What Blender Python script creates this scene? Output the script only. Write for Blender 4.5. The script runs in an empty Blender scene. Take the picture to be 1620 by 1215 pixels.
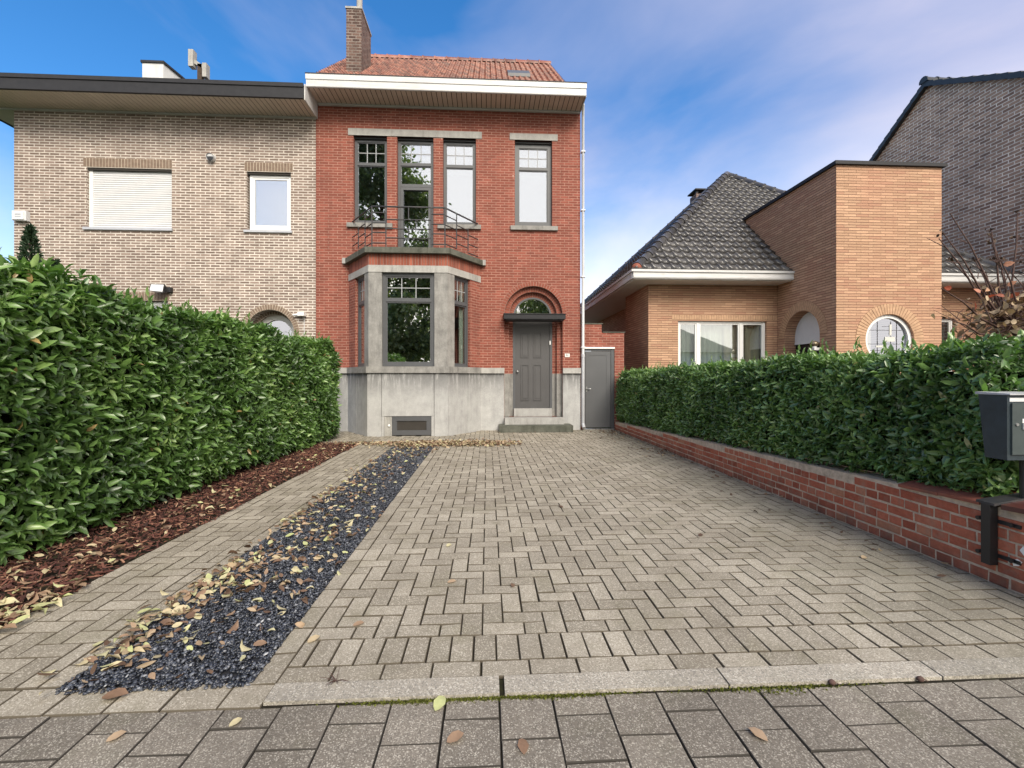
import bpy, math, random
import numpy as np
from mathutils import Vector, Matrix
from mathutils.geometry import tessellate_polygon
random.seed(7); np.random.seed(7)
R = math.radians
SC = bpy.context.scene; COL = SC.collection
NPR = np.random

# ------------------------------------------------------------------ materials
def mat(name):
    m = bpy.data.materials.new(name); m.use_nodes = True
    nt = m.node_tree; nt.nodes.clear()
    return m, nt
def nd(nt, typ, **kw):
    n = nt.nodes.new(typ)
    for k, v in kw.items():
        if k in n.inputs.keys() if isinstance(k, str) else False: n.inputs[k].default_value = v
        else: setattr(n, k, v)
    return n
def lk(nt, a, b): nt.links.new(a, b)
def c4(c): return (c[0], c[1], c[2], 1)
def bsdf(nt, rough=.6, spec=.4, metal=0.):
    o = nt.nodes.new('ShaderNodeOutputMaterial'); b = nt.nodes.new('ShaderNodeBsdfPrincipled')
    b.inputs['Roughness'].default_value = rough; b.inputs['Specular IOR Level'].default_value = spec
    b.inputs['Metallic'].default_value = metal
    lk(nt, b.outputs[0], o.inputs[0]); return b
def mix(nt, fac, a, b, mode='MIX'):
    n = nt.nodes.new('ShaderNodeMix'); n.data_type = 'RGBA'; n.blend_type = mode
    for s, v in ((0, fac), (6, a), (7, b)):
        if hasattr(v, 'is_linked') or isinstance(v, bpy.types.NodeSocket): lk(nt, v, n.inputs[s])
        elif s == 0: n.inputs[0].default_value = v
        else: n.inputs[s].default_value = c4(v)
    return n.outputs[2]
def noise(nt, vec, scale, detail=4, rough=.6, dist=0):
    n = nt.nodes.new('ShaderNodeTexNoise'); n.inputs['Scale'].default_value = scale
    n.inputs['Detail'].default_value = detail; n.inputs['Roughness'].default_value = rough
    n.inputs['Distortion'].default_value = dist
    if vec is not None: lk(nt, vec, n.inputs['Vector'])
    return n.outputs[0]
def ramp(nt, fac, stops):
    n = nt.nodes.new('ShaderNodeValToRGB'); e = n.color_ramp.elements
    while len(e) < len(stops): e.new(.5)
    for i, (p, c) in enumerate(stops):
        e[i].position = p; e[i].color = c4(c) if not isinstance(c, (int, float)) else (c, c, c, 1)
    lk(nt, fac, n.inputs[0]); return n.outputs[0]
def mapping(nt, vec, scale=(1, 1, 1), loc=(0, 0, 0), rot=(0, 0, 0)):
    n = nt.nodes.new('ShaderNodeMapping'); n.inputs['Scale'].default_value = scale
    n.inputs['Location'].default_value = loc; n.inputs['Rotation'].default_value = rot
    lk(nt, vec, n.inputs['Vector']); return n.outputs[0]
def tc(nt, which='Object'): return nt.nodes.new('ShaderNodeTexCoord').outputs[which]
def bump(nt, b, h, strength=.5, dist=.01, normal=None):
    n = nt.nodes.new('ShaderNodeBump'); n.inputs['Strength'].default_value = strength
    n.inputs['Distance'].default_value = dist; lk(nt, h, n.inputs['Height'])
    if normal is not None: lk(nt, normal, n.inputs['Normal'])
    lk(nt, n.outputs[0], b.inputs['Normal']); return n.outputs[0]
def rnd_attr(nt):
    a = nt.nodes.new('ShaderNodeAttribute'); a.attribute_name = 'rnd'; return a.outputs['Fac']
def mth(nt, op, a, b=0.):
    n = nt.nodes.new('ShaderNodeMath'); n.operation = op
    for i, v in enumerate((a, b)):
        if isinstance(v, bpy.types.NodeSocket): lk(nt, v, n.inputs[i])
        else: n.inputs[i].default_value = v
    return n.outputs[0]

def brick_mat(name, c1, c2, mortar, bw=.22, bh=.068, ms=.009, smooth=.15, offset=.5, stain=(.05, .04, .035), stain_amt=.35,
              speck=None, rough=.85, dark=None, bmp=.5, hline=None):
    m, nt = mat(name); b = bsdf(nt, rough, .25); uv = tc(nt, 'UV')
    warp = noise(nt, uv, 9, 2)
    wv = nt.nodes.new('ShaderNodeVectorMath'); wv.operation = 'MULTIPLY_ADD'
    cmb = nt.nodes.new('ShaderNodeCombineXYZ'); lk(nt, mth(nt, 'SUBTRACT', warp, .5), cmb.inputs[0]); lk(nt, mth(nt, 'SUBTRACT', noise(nt, mapping(nt, uv, loc=(5, 3, 0)), 7, 2), .5), cmb.inputs[1])
    lk(nt, cmb.outputs[0], wv.inputs[0]); wv.inputs[1].default_value = (.012, .010, 0); lk(nt, uv, wv.inputs[2])
    t = nt.nodes.new('ShaderNodeTexBrick'); lk(nt, wv.outputs[0], t.inputs['Vector'])
    t.inputs['Color1'].default_value = (0, 0, 0, 1); t.inputs['Color2'].default_value = (1, 1, 1, 1); t.inputs['Mortar'].default_value = (.5, .5, .5, 1)
    t.inputs['Scale'].default_value = 1; t.inputs['Mortar Size'].default_value = ms; t.inputs['Mortar Smooth'].default_value = smooth
    t.inputs['Brick Width'].default_value = bw; t.inputs['Row Height'].default_value = bh; t.offset = offset
    rv = t.outputs['Color']
    col = ramp(nt, rv, [(0, c1), (.55, c2), (1, [min(1, x * 1.25) for x in c2])])
    if dark: col = mix(nt, mth(nt, 'MULTIPLY', ramp(nt, rv, [(0, 1), (.16, 1), (.2, 0), (1, 0)]), .75), col, dark)
    fine = noise(nt, uv, 60, 4, .7)
    col = mix(nt, .55, col, ramp(nt, fine, [(.3, (.45, .45, .45)), (.7, (1, 1, 1))]), 'MULTIPLY')
    mcol = mix(nt, ramp(nt, noise(nt, uv, 3.1, 5), [(.35, 0), (.65, 1)]), mortar, [x * .7 for x in mortar])
    col = mix(nt, t.outputs['Fac'], col, mcol)
    if hline:
        sv = nt.nodes.new('ShaderNodeSeparateXYZ'); lk(nt, wv.outputs[0], sv.inputs[0]); fr_ = mth(nt, 'FRACT', mth(nt, 'DIVIDE', mth(nt, 'ADD', sv.outputs[1], .003), bh))
        hl = ramp(nt, fr_, [(0, 1), (.13, 1), (.22, 0), (1, 0)]); col = mix(nt, hl, col, hline)
    big = ramp(nt, noise(nt, mapping(nt, uv, (.6, .35, 1)), 1.6, 6, .65), [(.42, 0), (.75, 1)])
    col = mix(nt, mth(nt, 'MULTIPLY', big, stain_amt), col, stain)
    stk = ramp(nt, noise(nt, mapping(nt, uv, (5, .45, 1)), 1.5, 6, .7), [(.52, 0), (.75, 1)])
    col = mix(nt, mth(nt, 'MULTIPLY', stk, stain_amt * .8), col, [x * .8 for x in stain])
    if speck:
        v = nt.nodes.new('ShaderNodeTexVoronoi'); v.inputs['Scale'].default_value = 1.7; lk(nt, wv.outputs[0], v.inputs['Vector'])
        col = mix(nt, ramp(nt, v.outputs['Distance'], [(0, 1), (.022, 1), (.034, 0), (1, 0)]), col, speck)
        pale = ramp(nt, noise(nt, uv, 14, 5, .75), [(.62, 0), (.75, 1)])
        col = mix(nt, mth(nt, 'MULTIPLY', pale, .35), col, speck)
    lk(nt, col, b.inputs['Base Color'])
    h = mth(nt, 'ADD', mth(nt, 'MULTIPLY', t.outputs['Fac'], -1), mth(nt, 'MULTIPLY', fine, .5))
    bump(nt, b, h, bmp, .012); return m

def plain(name, c, rough=.5, spec=.4, metal=0, var=.25, scale=6, bmp=0, dirt=None, dirt_amt=.5, stretch=(1, 1, .25)):
    m, nt = mat(name); b = bsdf(nt, rough, spec, metal); o = tc(nt)
    n = noise(nt, o, scale, 6, .65)
    col = mix(nt, ramp(nt, n, [(.3, 0), (.7, 1)]), [x * (1 - var) for x in c], c)
    if dirt:
        d = ramp(nt, noise(nt, mapping(nt, o, stretch), 5, 7, .7), [(.5, 0), (.72, 1)])
        col = mix(nt, mth(nt, 'MULTIPLY', d, dirt_amt), col, dirt)
    lk(nt, col, b.inputs['Base Color'])
    rr = nt.nodes.new('ShaderNodeMapRange'); lk(nt, n, rr.inputs[0]); rr.inputs[3].default_value = rough * .8; rr.inputs[4].default_value = min(1, rough * 1.25); lk(nt, rr.outputs[0], b.inputs['Roughness'])
    if bmp: bump(nt, b, noise(nt, o, scale * 8, 4, .7), bmp, .004)
    return m

def paver_mat(name, ca, cb, speckc, speck_amt, speck_scale, darkc, moss=(.05, .06, .02), moss_amt=.3):
    m, nt = mat(name); b = bsdf(nt, .85, .3); o = tc(nt)
    ra = rnd_attr(nt); col = mix(nt, ra, ca, cb)
    v = nt.nodes.new('ShaderNodeTexVoronoi'); v.inputs['Scale'].default_value = speck_scale; lk(nt, o, v.inputs['Vector'])
    sep = nt.nodes.new('ShaderNodeSeparateColor'); lk(nt, v.outputs['Color'], sep.inputs[0])
    col = mix(nt, mth(nt, 'MULTIPLY', ramp(nt, sep.outputs[0], [(.68, 0), (.92, 1)]), speck_amt), col, speckc)
    col = mix(nt, mth(nt, 'MULTIPLY', ramp(nt, sep.outputs[1], [(.62, 0), (.9, 1)]), speck_amt * .9), col, darkc)
    col = mix(nt, mth(nt, 'MULTIPLY', ramp(nt, noise(nt, o, 1.3, 6, .65), [(.4, 0), (.7, 1)]), .45), col, [x * .8 for x in darkc])
    col = mix(nt, mth(nt, 'MULTIPLY', ramp(nt, noise(nt, mapping(nt, o, loc=(3, 9, 0)), 2.3, 6, .7), [(.52, 0), (.72, 1)]), moss_amt), col, moss)
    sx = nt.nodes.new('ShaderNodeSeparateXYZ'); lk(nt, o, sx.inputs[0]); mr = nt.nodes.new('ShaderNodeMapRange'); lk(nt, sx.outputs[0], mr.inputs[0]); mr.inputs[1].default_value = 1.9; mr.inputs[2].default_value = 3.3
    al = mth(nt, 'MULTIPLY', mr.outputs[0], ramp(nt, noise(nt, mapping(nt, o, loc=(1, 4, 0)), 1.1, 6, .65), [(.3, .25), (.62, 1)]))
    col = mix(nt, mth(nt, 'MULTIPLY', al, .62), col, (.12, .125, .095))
    col = mix(nt, mth(nt, 'LESS_THAN', ra, -.5), col, [x * .6 for x in darkc])
    lk(nt, col, b.inputs['Base Color'])
    h = mth(nt, 'ADD', sep.outputs[2], mth(nt, 'MULTIPLY', noise(nt, o, 18, 5), 1.2))
    bump(nt, b, h, .45, .003); return m

def leaf_mat(name, stops, rough=.38, spec=.5, trans=.25, tcol=None):
    m, nt = mat(name); o = nt.nodes.new('ShaderNodeOutputMaterial'); b = nt.nodes.new('ShaderNodeBsdfPrincipled')
    b.inputs['Roughness'].default_value = rough; b.inputs['Specular IOR Level'].default_value = spec
    col = ramp(nt, rnd_attr(nt), stops)
    col = mix(nt, .5, col, ramp(nt, noise(nt, tc(nt), 35, 3), [(.3, (.55, .55, .55)), (.7, (1, 1, 1))]), 'MULTIPLY')
    lk(nt, col, b.inputs['Base Color'])
    if trans:
        t = nt.nodes.new('ShaderNodeBsdfTranslucent'); lk(nt, mix(nt, 1., col, tcol or (1.6, 2.0, .8), 'MULTIPLY'), t.inputs[0])
        ms = nt.nodes.new('ShaderNodeMixShader'); ms.inputs[0].default_value = trans
        lk(nt, b.outputs[0], ms.inputs[1]); lk(nt, t.outputs[0], ms.inputs[2]); lk(nt, ms.outputs[0], o.inputs[0])
    else: lk(nt, b.outputs[0], o.inputs[0])
    return m

def glass_mat(name, fac=.6, tint=(.95, .96, 1), tr=(.8, .85, .82)):
    m, nt = mat(name); o = nt.nodes.new('ShaderNodeOutputMaterial')
    g = nt.nodes.new('ShaderNodeBsdfGlossy'); g.inputs['Roughness'].default_value = .01; g.inputs['Color'].default_value = c4(tint)
    t = nt.nodes.new('ShaderNodeBsdfTransparent'); t.inputs['Color'].default_value = c4(tr)
    bp = nt.nodes.new('ShaderNodeBump'); bp.inputs['Strength'].default_value = .06; bp.inputs['Distance'].default_value = .01
    lk(nt, noise(nt, tc(nt), 1.7, 1, .4), bp.inputs['Height']); lk(nt, bp.outputs[0], g.inputs['Normal'])
    ms = nt.nodes.new('ShaderNodeMixShader'); ms.inputs[0].default_value = fac
    lk(nt, t.outputs[0], ms.inputs[1]); lk(nt, g.outputs[0], ms.inputs[2]); lk(nt, ms.outputs[0], o.inputs[0])
    return m

def stone_mat(name, c, c2, streak, streak_amt, zmask=None):
    m, nt = mat(name); b = bsdf(nt, .8, .3); o = tc(nt)
    n = noise(nt, o, 4, 8, .7)
    col = mix(nt, ramp(nt, n, [(.3, 0), (.7, 1)]), c, c2)
    sp = noise(nt, o, 70, 3, .7)
    col = mix(nt, .45, col, ramp(nt, sp, [(.3, (.5, .5, .5)), (.65, (1.0, 1.0, 1.0))]), 'MULTIPLY')
    s = ramp(nt, noise(nt, mapping(nt, o, (1, 1, .12)), 9, 5, .7), [(.46, 0), (.66, 1)])
    pat = ramp(nt, noise(nt, mapping(nt, o, loc=(7, 1, 2)), 1.8, 5, .65), [(.35, 0), (.65, 1)])
    f = mth(nt, 'MULTIPLY', s, pat)
    if zmask:
        sp3 = nt.nodes.new('ShaderNodeSeparateXYZ'); lk(nt, o, sp3.inputs[0])
        mr = nt.nodes.new('ShaderNodeMapRange'); lk(nt, sp3.outputs[2], mr.inputs[0]); mr.inputs[1].default_value = zmask[0]; mr.inputs[2].default_value = zmask[1]
        wob = mth(nt, 'MULTIPLY', ramp(nt, noise(nt, mapping(nt, o, (1, 1, .15)), 11, 4, .7), [(.30, 0), (.50, 1)]), mth(nt, 'POWER', mr.outputs[0], 1.2))
        f = mth(nt, 'MAXIMUM', mth(nt, 'MULTIPLY', f, .3), wob)
    col = mix(nt, mth(nt, 'MULTIPLY', f, streak_amt), col, streak)
    lk(nt, col, b.inputs['Base Color']); bump(nt, b, mth(nt, 'ADD', n, sp), .35, .006); return m

M = {}
M['red_brick'] = brick_mat('red brick', (.225, .066, .046), (.275, .083, .058), (.43, .235, .18), ms=.008, bh=.066, speck=(.66, .50, .43), stain=(.13, .05, .04), stain_amt=.45)
M['red_soldier'] = brick_mat('red soldier brick', (.22, .062, .040), (.36, .11, .070), (.30, .17, .14), bw=.066, bh=.6, ms=.008, offset=0, stain=(.05, .025, .022), stain_amt=.5)
M['grey_brick'] = brick_mat('grey brown brick', (.19, .138, .112), (.29, .220, .182), (.74, .675, .60), bw=.235, bh=.0665, ms=.0125, smooth=.2, stain=(.16, .10, .085), stain_amt=.28)
M['yellow_brick'] = brick_mat('orange buff roman brick', (.46, .275, .175), (.52, .325, .212), (.40, .235, .15), bw=.29, bh=.062, ms=.004, smooth=.6, offset=.37, stain=(.43, .22, .15), stain_amt=.4, dark=(.49, .275, .185), bmp=.9, hline=(.13, .072, .048))
M['brown_brick'] = brick_mat('dark brown brick', (.31, .175, .120), (.50, .31, .21), (.95, .84, .70), bw=.30, bh=.098, ms=.015, smooth=.4, stain=(.06, .045, .04), stain_amt=.4)
M['chimney_brick'] = brick_mat('sooty chimney brick', (.085, .050, .042), (.17, .105, .085), (.30, .25, .22), bw=.20, bh=.075, ms=.011, stain=(.03, .025, .022), stain_amt=.6)
M['solid_red'] = plain('fired red brick', (.30, .085, .055), .85, .2, var=.4, scale=9, bmp=.4)
M['arch_red'] = plain('arch brick', (.29, .092, .064), .85, .2, var=.4, scale=12, bmp=.4)
M['arch_grey'] = plain('grey arch brick', (.26, .19, .145), .85, .2, var=.4, scale=12, bmp=.4)
M['arch_yellow'] = plain('buff arch brick', (.56, .36, .23), .85, .2, var=.35, scale=12, bmp=.4)
M['mortar_red'] = plain('pink mortar', (.40, .25, .20), .9, .2, var=.3, scale=14)
M['mortar_grey'] = plain('pale mortar', (.62, .55, .45), .9, .2, var=.2, scale=14)
M['mortar_dark'] = plain('buff mortar', (.26, .15, .09), .9, .2, var=.2, scale=14)
M['stone'] = stone_mat('blue limestone', (.34, .33, .31), (.48, .47, .445), (.11, .105, .10), .55)
M['pier_stone'] = stone_mat('weathered limestone', (.20, .193, .183), (.36, .35, .33), (.075, .072, .07), .7)
M['plinth'] = stone_mat('cement plinth', (.36, .358, .355), (.50, .498, .49), (.06, .06, .062), .85, (.80, 1.5))
M['slab_stone'] = stone_mat('mossy slab', (.07, .075, .06), (.15, .15, .125), (.02, .023, .014), .85)
M['step_stone'] = stone_mat('step stone', (.32, .31, .30), (.45, .445, .43), (.12, .11, .10), .5)
M['anthracite'] = plain('anthracite frame', (.085, .088, .095), .42, .45, var=.12, scale=3)
M['muntin'] = plain('grey muntin', (.30, .31, .32), .45, .4, var=.1)
M['white_pvc'] = plain('white frame', (.78, .78, .77), .35, .45, var=.06, scale=3, dirt=(.5, .48, .44), dirt_amt=.25)
M['fascia'] = plain('white fascia', (.60, .60, .60), .45, .4, var=.08, scale=2, dirt=(.35, .33, .30), dirt_amt=.5, stretch=(.4, .4, 3))
M['soffit'] = plain('taupe soffit board', (.66, .57, .49), .5, .35, var=.15, scale=3)
M['groove'] = plain('groove shadow gap', (.05, .045, .04), .8, .2)
M['black_fascia'] = plain('black roofing edge', (.028, .028, .032), .6, .3, var=.4, scale=8, bmp=.3)
M['metal_dark'] = plain('dark iron', (.035, .037, .042), .5, .5, var=.3, scale=20, dirt=(.16, .12, .10), dirt_amt=.3)
M['zinc'] = plain('zinc pipe', (.50, .51, .54), .45, .5, .3, var=.15)
M['pvc_pipe'] = plain('pale pipe', (.66, .67, .69), .4, .4, var=.1)
M['door'] = plain('grey painted door', (.080, .078, .080), .42, .45, var=.1, scale=2)
M['gate'] = plain('grey metal gate', (.10, .102, .108), .4, .45, var=.1, scale=2)
M['steel'] = plain('steel', (.6, .6, .6), .3, .5, .9, var=.1)
M['shutter'] = plain('white shutter slat', (.70, .70, .71), .45, .4, var=.07)
M['room'] = plain('room plaster', (.50, .44, .36), .9, .2, var=.2, scale=1)
M['curtain'] = plain('net curtain', (.62, .62, .58), .9, .2, var=.15, scale=2)
M['glass'] = glass_mat('window glass', .38, (.84, .88, 1))
M['glass_dark'] = glass_mat('ground floor glass', .5)
M['glass_clear'] = glass_mat('clear glass', .25)
M['glass_black'] = plain('dark glass', (.012, .014, .018), .06, .6, var=.1)
M['black'] = plain('black paint', (.02, .02, .022), .4, .5, var=.2)
M['mailbox'] = plain('slate blue mailbox paint', (.030, .045, .056), .42, .5, var=.35, scale=14, bmp=.15, dirt=(.02, .03, .03), dirt_amt=.6)
M['mailbox_door'] = plain('grey green mailbox door', (.055, .072, .074), .45, .45, var=.25, scale=12)
M['maroon'] = plain('maroon glazed tile', (.11, .035, .032), .3, .5, var=.35, scale=6, dirt=(.05, .04, .035), dirt_amt=.5)
M['terracotta'] = plain('terracotta coping', (.30, .10, .065), .7, .3, var=.4, scale=10, bmp=.3, dirt=(.12, .09, .07), dirt_amt=.6)
M['white_paint'] = plain('white paint', (.8, .8, .78), .7, .3, var=.1)
M['bronze'] = plain('bronze lamp glass', (.25, .20, .13), .25, .6, .5, var=.2)
M['render_white'] = plain('white render', (.66, .66, .66), .8, .2, var=.12, scale=4, dirt=(.35, .35, .35), dirt_amt=.4)
M['slate'] = plain('slate', (.045, .05, .06), .5, .4, var=.4, scale=5)

def tile_mat(name, stops, rough, lich=(.30, .30, .27), la=.35):
    m, nt = mat(name); b = bsdf(nt, rough, .45); o = tc(nt)
    col = ramp(nt, rnd_attr(nt), stops)
    col = mix(nt, mth(nt, 'MULTIPLY', ramp(nt, noise(nt, o, 9, 6, .75), [(.5, 0), (.68, 1)]), la), col, lich)
    col = mix(nt, .5, col, ramp(nt, noise(nt, o, 40, 4, .7), [(.3, (.5, .5, .5)), (.65, (1, 1, 1))]), 'MULTIPLY')
    lk(nt, col, b.inputs['Base Color']); bump(nt, b, noise(nt, o, 50, 4), .3, .004); return m
M['tile_black'] = tile_mat('glazed black pantile', [(0, (.045, .043, .044)), (.6, (.062, .059, .060)), (1, (.095, .09, .088))], .25, (.26, .26, .24), .10)
M['tile_red'] = tile_mat('red pantile', [(0, (.10, .030, .022)), (.6, (.23, .070, .045)), (1, (.34, .13, .085))], .5, (.60, .45, .36), .3)
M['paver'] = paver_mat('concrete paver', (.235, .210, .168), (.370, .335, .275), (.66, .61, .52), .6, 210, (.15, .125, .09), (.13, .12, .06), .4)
M['kerb'] = paver_mat('concrete kerb', (.33, .30, .25), (.38, .345, .29), (.70, .66, .58), .6, 190, (.10, .095, .09), moss_amt=.2)
M['slabs'] = paver_mat('speckled pavement tile', (.160, .140, .116), (.225, .198, .165), (.60, .56, .48), .55, 230, (.07, .062, .053), (.07, .075, .03), .3)
M['joint'] = plain('joint sand', (.028, .024, .018), .95, .1, var=.5, scale=20, bmp=.6, dirt=(.045, .055, .014), dirt_amt=.6, stretch=(1, 1, 1))
M['soil'] = plain('soil', (.05, .035, .025), .95, .1, var=.5, scale=15, bmp=.8)
M['gravel_base'] = plain('gravel bed', (.03, .032, .04), .8, .3, var=.6, scale=60, bmp=1)
M['asphalt'] = plain('asphalt', (.05, .05, .052), .85, .3, var=.3, scale=30, bmp=.5)
M['grass'] = plain('grass ground', (.06, .085, .03), .95, .1, var=.5, scale=4, bmp=.8)
M['moss'] = plain('moss', (.085, .12, .02), .95, .1, var=.5, scale=60, bmp=1)
M['laurel'] = leaf_mat('laurel leaf', [(0, (.040, .080, .026)), (.45, (.100, .190, .050)), (.75, (.175, .30, .085)), (.94, (.30, .42, .15)), (.97, (.42, .44, .18)), (1, (.40, .28, .12))], .32, .6, .22)
M['laurel_dark'] = leaf_mat('dark laurel leaf', [(0, (.046, .088, .034)), (.4, (.105, .195, .062)), (.75, (.19, .32, .10)), (.95, (.27, .38, .15)), (1, (.38, .36, .16))], .30, .65, .18)
M['moss_tuft'] = leaf_mat('moss tuft', [(0, (.05, .055, .015)), (.6, (.12, .135, .03)), (1, (.20, .21, .06))], .9, .1, .1)
M['core'] = plain('hedge inner twigs', (.03, .035, .018), .95, .05, var=.6, scale=12, bmp=1)
M['bark'] = plain('bark', (.09, .065, .05), .9, .2, var=.5, scale=14, bmp=.8)
M['twig'] = plain('twig', (.11, .065, .055), .8, .3, var=.4, scale=14)
M['chips'] = leaf_mat('bark mulch chip', [(0, (.030, .015, .012)), (.4, (.085, .032, .026)), (.75, (.17, .070, .052)), (.9, (.27, .13, .085)), (1, (.50, .34, .22))], .75, .3, 0)
M['pebble'] = leaf_mat('slate pebble', [(0, (.010, .012, .018)), (.55, (.035, .040, .055)), (.85, (.085, .095, .12)), (.97, (.17, .18, .21)), (1, (.40, .41, .43))], .30, .55, 0)
M['dead_leaf'] = leaf_mat('fallen leaf', [(0, (.10, .060, .040)), (.22, (.25, .155, .10)), (.42, (.42, .30, .20)), (.62, (.50, .41, .26)), (.82, (.56, .52, .32)), (1, (.48, .52, .23))], .5, .35, .12, (1.2, 1.1, .7))
M['brown_leaf'] = leaf_mat('brown litter', [(0, (.05, .03, .02)), (.5, (.12, .07, .045)), (.85, (.26, .17, .10)), (1, (.45, .36, .2))], .6, .3, .1, (1.2, 1.1, .7))
M['coral_leaf'] = leaf_mat('coral leaf', [(0, (.45, .12, .07)), (.7, (.6, .25, .16)), (1, (.55, .4, .25))], .5, .3, .3, (1.2, .9, .7))
M['dry_leaf'] = leaf_mat('dry leaf', [(0, (.16, .10, .06)), (.5, (.36, .26, .17)), (1, (.60, .48, .33))], .7, .2, .2, (1.2, 1.1, .7))
M['tree_leaf'] = leaf_mat('tree leaf', [(0, (.09, .12, .055)), (.6, (.20, .24, .11)), (1, (.36, .38, .19))], .5, .4, .35)
M['conifer'] = leaf_mat('conifer', [(0, (.022, .045, .026)), (.7, (.05, .09, .05)), (1, (.10, .15, .09))], .6, .3, .15)

# ------------------------------------------------------------------ mesh builder
class MB:
    def __init__(s): s.v = []; s.f = []; s.r = []; s.sm = []
    def quad(s, pts, r=None, smooth=False):
        i = len(s.v); s.v += [tuple(p) for p in pts]; s.f.append(tuple(range(i, i + len(pts))))
        s.r.append(random.random() if r is None else r); s.sm.append(smooth)
    def add(s, vs, fs, r=None, smooth=False):
        i = len(s.v); s.v += [tuple(p) for p in vs]
        r = random.random() if r is None else r
        for f in fs: s.f.append(tuple(i + k for k in f)); s.r.append(r); s.sm.append(smooth)
    def hexa(s, p, r=None):   # 8 points: bottom 4 ccw, top 4
        s.add(p, [(3, 2, 1, 0), (4, 5, 6, 7), (0, 1, 5, 4), (1, 2, 6, 5), (2, 3, 7, 6), (3, 0, 4, 7)], r)
    def box(s, x0, x1, y0, y1, z0, z1, r=None):
        s.hexa([(x0, y0, z0), (x1, y0, z0), (x1, y1, z0), (x0, y1, z0), (x0, y0, z1), (x1, y0, z1), (x1, y1, z1), (x0, y1, z1)], r)
    def prism(s, plan, z0, z1, r=None):
        n = len(plan); vs = [(x, y, z0) for x, y in plan] + [(x, y, z1) for x, y in plan]
        s.add(vs, [tuple(range(n - 1, -1, -1)), tuple(range(n, 2 * n))] + [(i, (i + 1) % n, n + (i + 1) % n, n + i) for i in range(n)], r)
    def tube(s, pts, rad, n=8, cap=True, r=None):
        pts = [Vector(p) for p in pts]; m = len(pts)
        rads = rad if isinstance(rad, (list, tuple)) else [rad] * m
        vs = []; prev = None
        for i, p in enumerate(pts):
            d = (pts[min(i + 1, m - 1)] - pts[max(i - 1, 0)])
            if d.length < 1e-9: d = Vector((0, 0, 1))
            d.normalize()
            if prev is None: a = d.orthogonal().normalized()
            else:
                a = (prev - d * prev.dot(d))
                a = a.normalized() if a.length > 1e-6 else d.orthogonal().normalized()
            prev = a; b = d.cross(a)
            for k in range(n):
                t = 2 * math.pi * k / n; vs.append(p + (a * math.cos(t) + b * math.sin(t)) * rads[i])
        fs = [(i * n + k, i * n + (k + 1) % n, (i + 1) * n + (k + 1) % n, (i + 1) * n + k) for i in range(m - 1) for k in range(n)]
        s.add(vs, fs, r, True)
        if cap: s.add(vs[:n], [tuple(range(n - 1, -1, -1))], r); s.add(vs[-n:], [tuple(range(n))], r)
    def sphere(s, c, rad, nu=16, nv=10, sc=(1, 1, 1), r=None):
        vs = [(c[0] + rad * sc[0] * math.sin(math.pi * j / nv) * math.cos(2 * math.pi * i / nu), c[1] + rad * sc[1] * math.sin(math.pi * j / nv) * math.sin(2 * math.pi * i / nu), c[2] + rad * sc[2] * math.cos(math.pi * j / nv)) for j in range(nv + 1) for i in range(nu)]
        s.add(vs, [(j * nu + i, (j + 1) * nu + i, (j + 1) * nu + (i + 1) % nu, j * nu + (i + 1) % nu) for j in range(nv) for i in range(nu)], r, True)

class Fr:   # a wall plane: origin, horizontal direction, outward normal = U x Z
    def __init__(s, o, U):
        s.o = Vector((o[0], o[1], 0)); s.U = Vector((U[0], U[1], 0)).normalized(); s.N = s.U.cross(Vector((0, 0, 1)))
    def p(s, u, z, d=0.): q = s.o + s.U * u + s.N * d; return (q.x, q.y, z)
def fbox(mb, fr, u0, u1, z0, z1, d0, d1, r=None):   # d1 outward of d0
    mb.hexa([fr.p(u0, z0, d1), fr.p(u1, z0, d1), fr.p(u1, z0, d0), fr.p(u0, z0, d0), fr.p(u0, z1, d1), fr.p(u1, z1, d1), fr.p(u1, z1, d0), fr.p(u0, z1, d0)], r)
def fwall(mb, fr, outer, holes, d=0., reveal=.1):
    loops = [[Vector((u, z, 0)) for u, z in outer]] + [[Vector((u, z, 0)) for u, z in h] for h in holes]
    flat = [q for l in loops for q in l]
    vs = [fr.p(q.x, q.y, d) for q in flat]; tris = tessellate_polygon(loops); fs = []
    for t in tris:
        a, b, c = [flat[i] for i in t]
        fs.append(tuple(t) if (b - a).cross(c - a).z > 0 else tuple(reversed(t)))
    mb.add(vs, fs, .5)
    for h, rv in zip(holes, reveal if isinstance(reveal, list) else [reveal] * len(holes)):
        ar = sum(h[i][0] * h[(i + 1) % len(h)][1] - h[(i + 1) % len(h)][0] * h[i][1] for i in range(len(h)))
        hh = h if ar > 0 else h[::-1]
        for i in range(len(hh)):
            a, b = hh[i], hh[(i + 1) % len(hh)]
            mb.quad([fr.p(*b, d), fr.p(*a, d), fr.p(*a, d - rv), fr.p(*b, d - rv)], .5)
def course(parent, fr, u0, u1, z0, z1, mb_, mm, bw=.064):
    a, c = MB(), MB(); soldiers(fr, u0, u1, z0, z1, 0, a, c, bw); o = ob('soldier_course', c, mb_, parent); ob('mortar', a, mm, o)
def archring(parent, fr, c, zc, r0, r1, d, a0, a1, n, mb_, mm):
    a, b = MB(), MB(); ring(a, fr, c, zc, r0, r1, d - .02, d + .002, a0, a1, n); ring(b, fr, c, zc, r0 + .005, r1 - .005, d - .02, d + .007, a0, a1, n, .09)
    o = ob('arch_ring', b, mb_, parent); ob('mortar', a, mm, o)
def rect(u0, u1, z0, z1): return [(u0, z0), (u1, z0), (u1, z1), (u0, z1)]
def archpts(c, zc, r, zb, n=28): return [(c - r, zb), (c + r, zb)] + [(c + r * math.cos(math.pi * i / n), zc + r * math.sin(math.pi * i / n)) for i in range(n + 1)]
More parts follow.
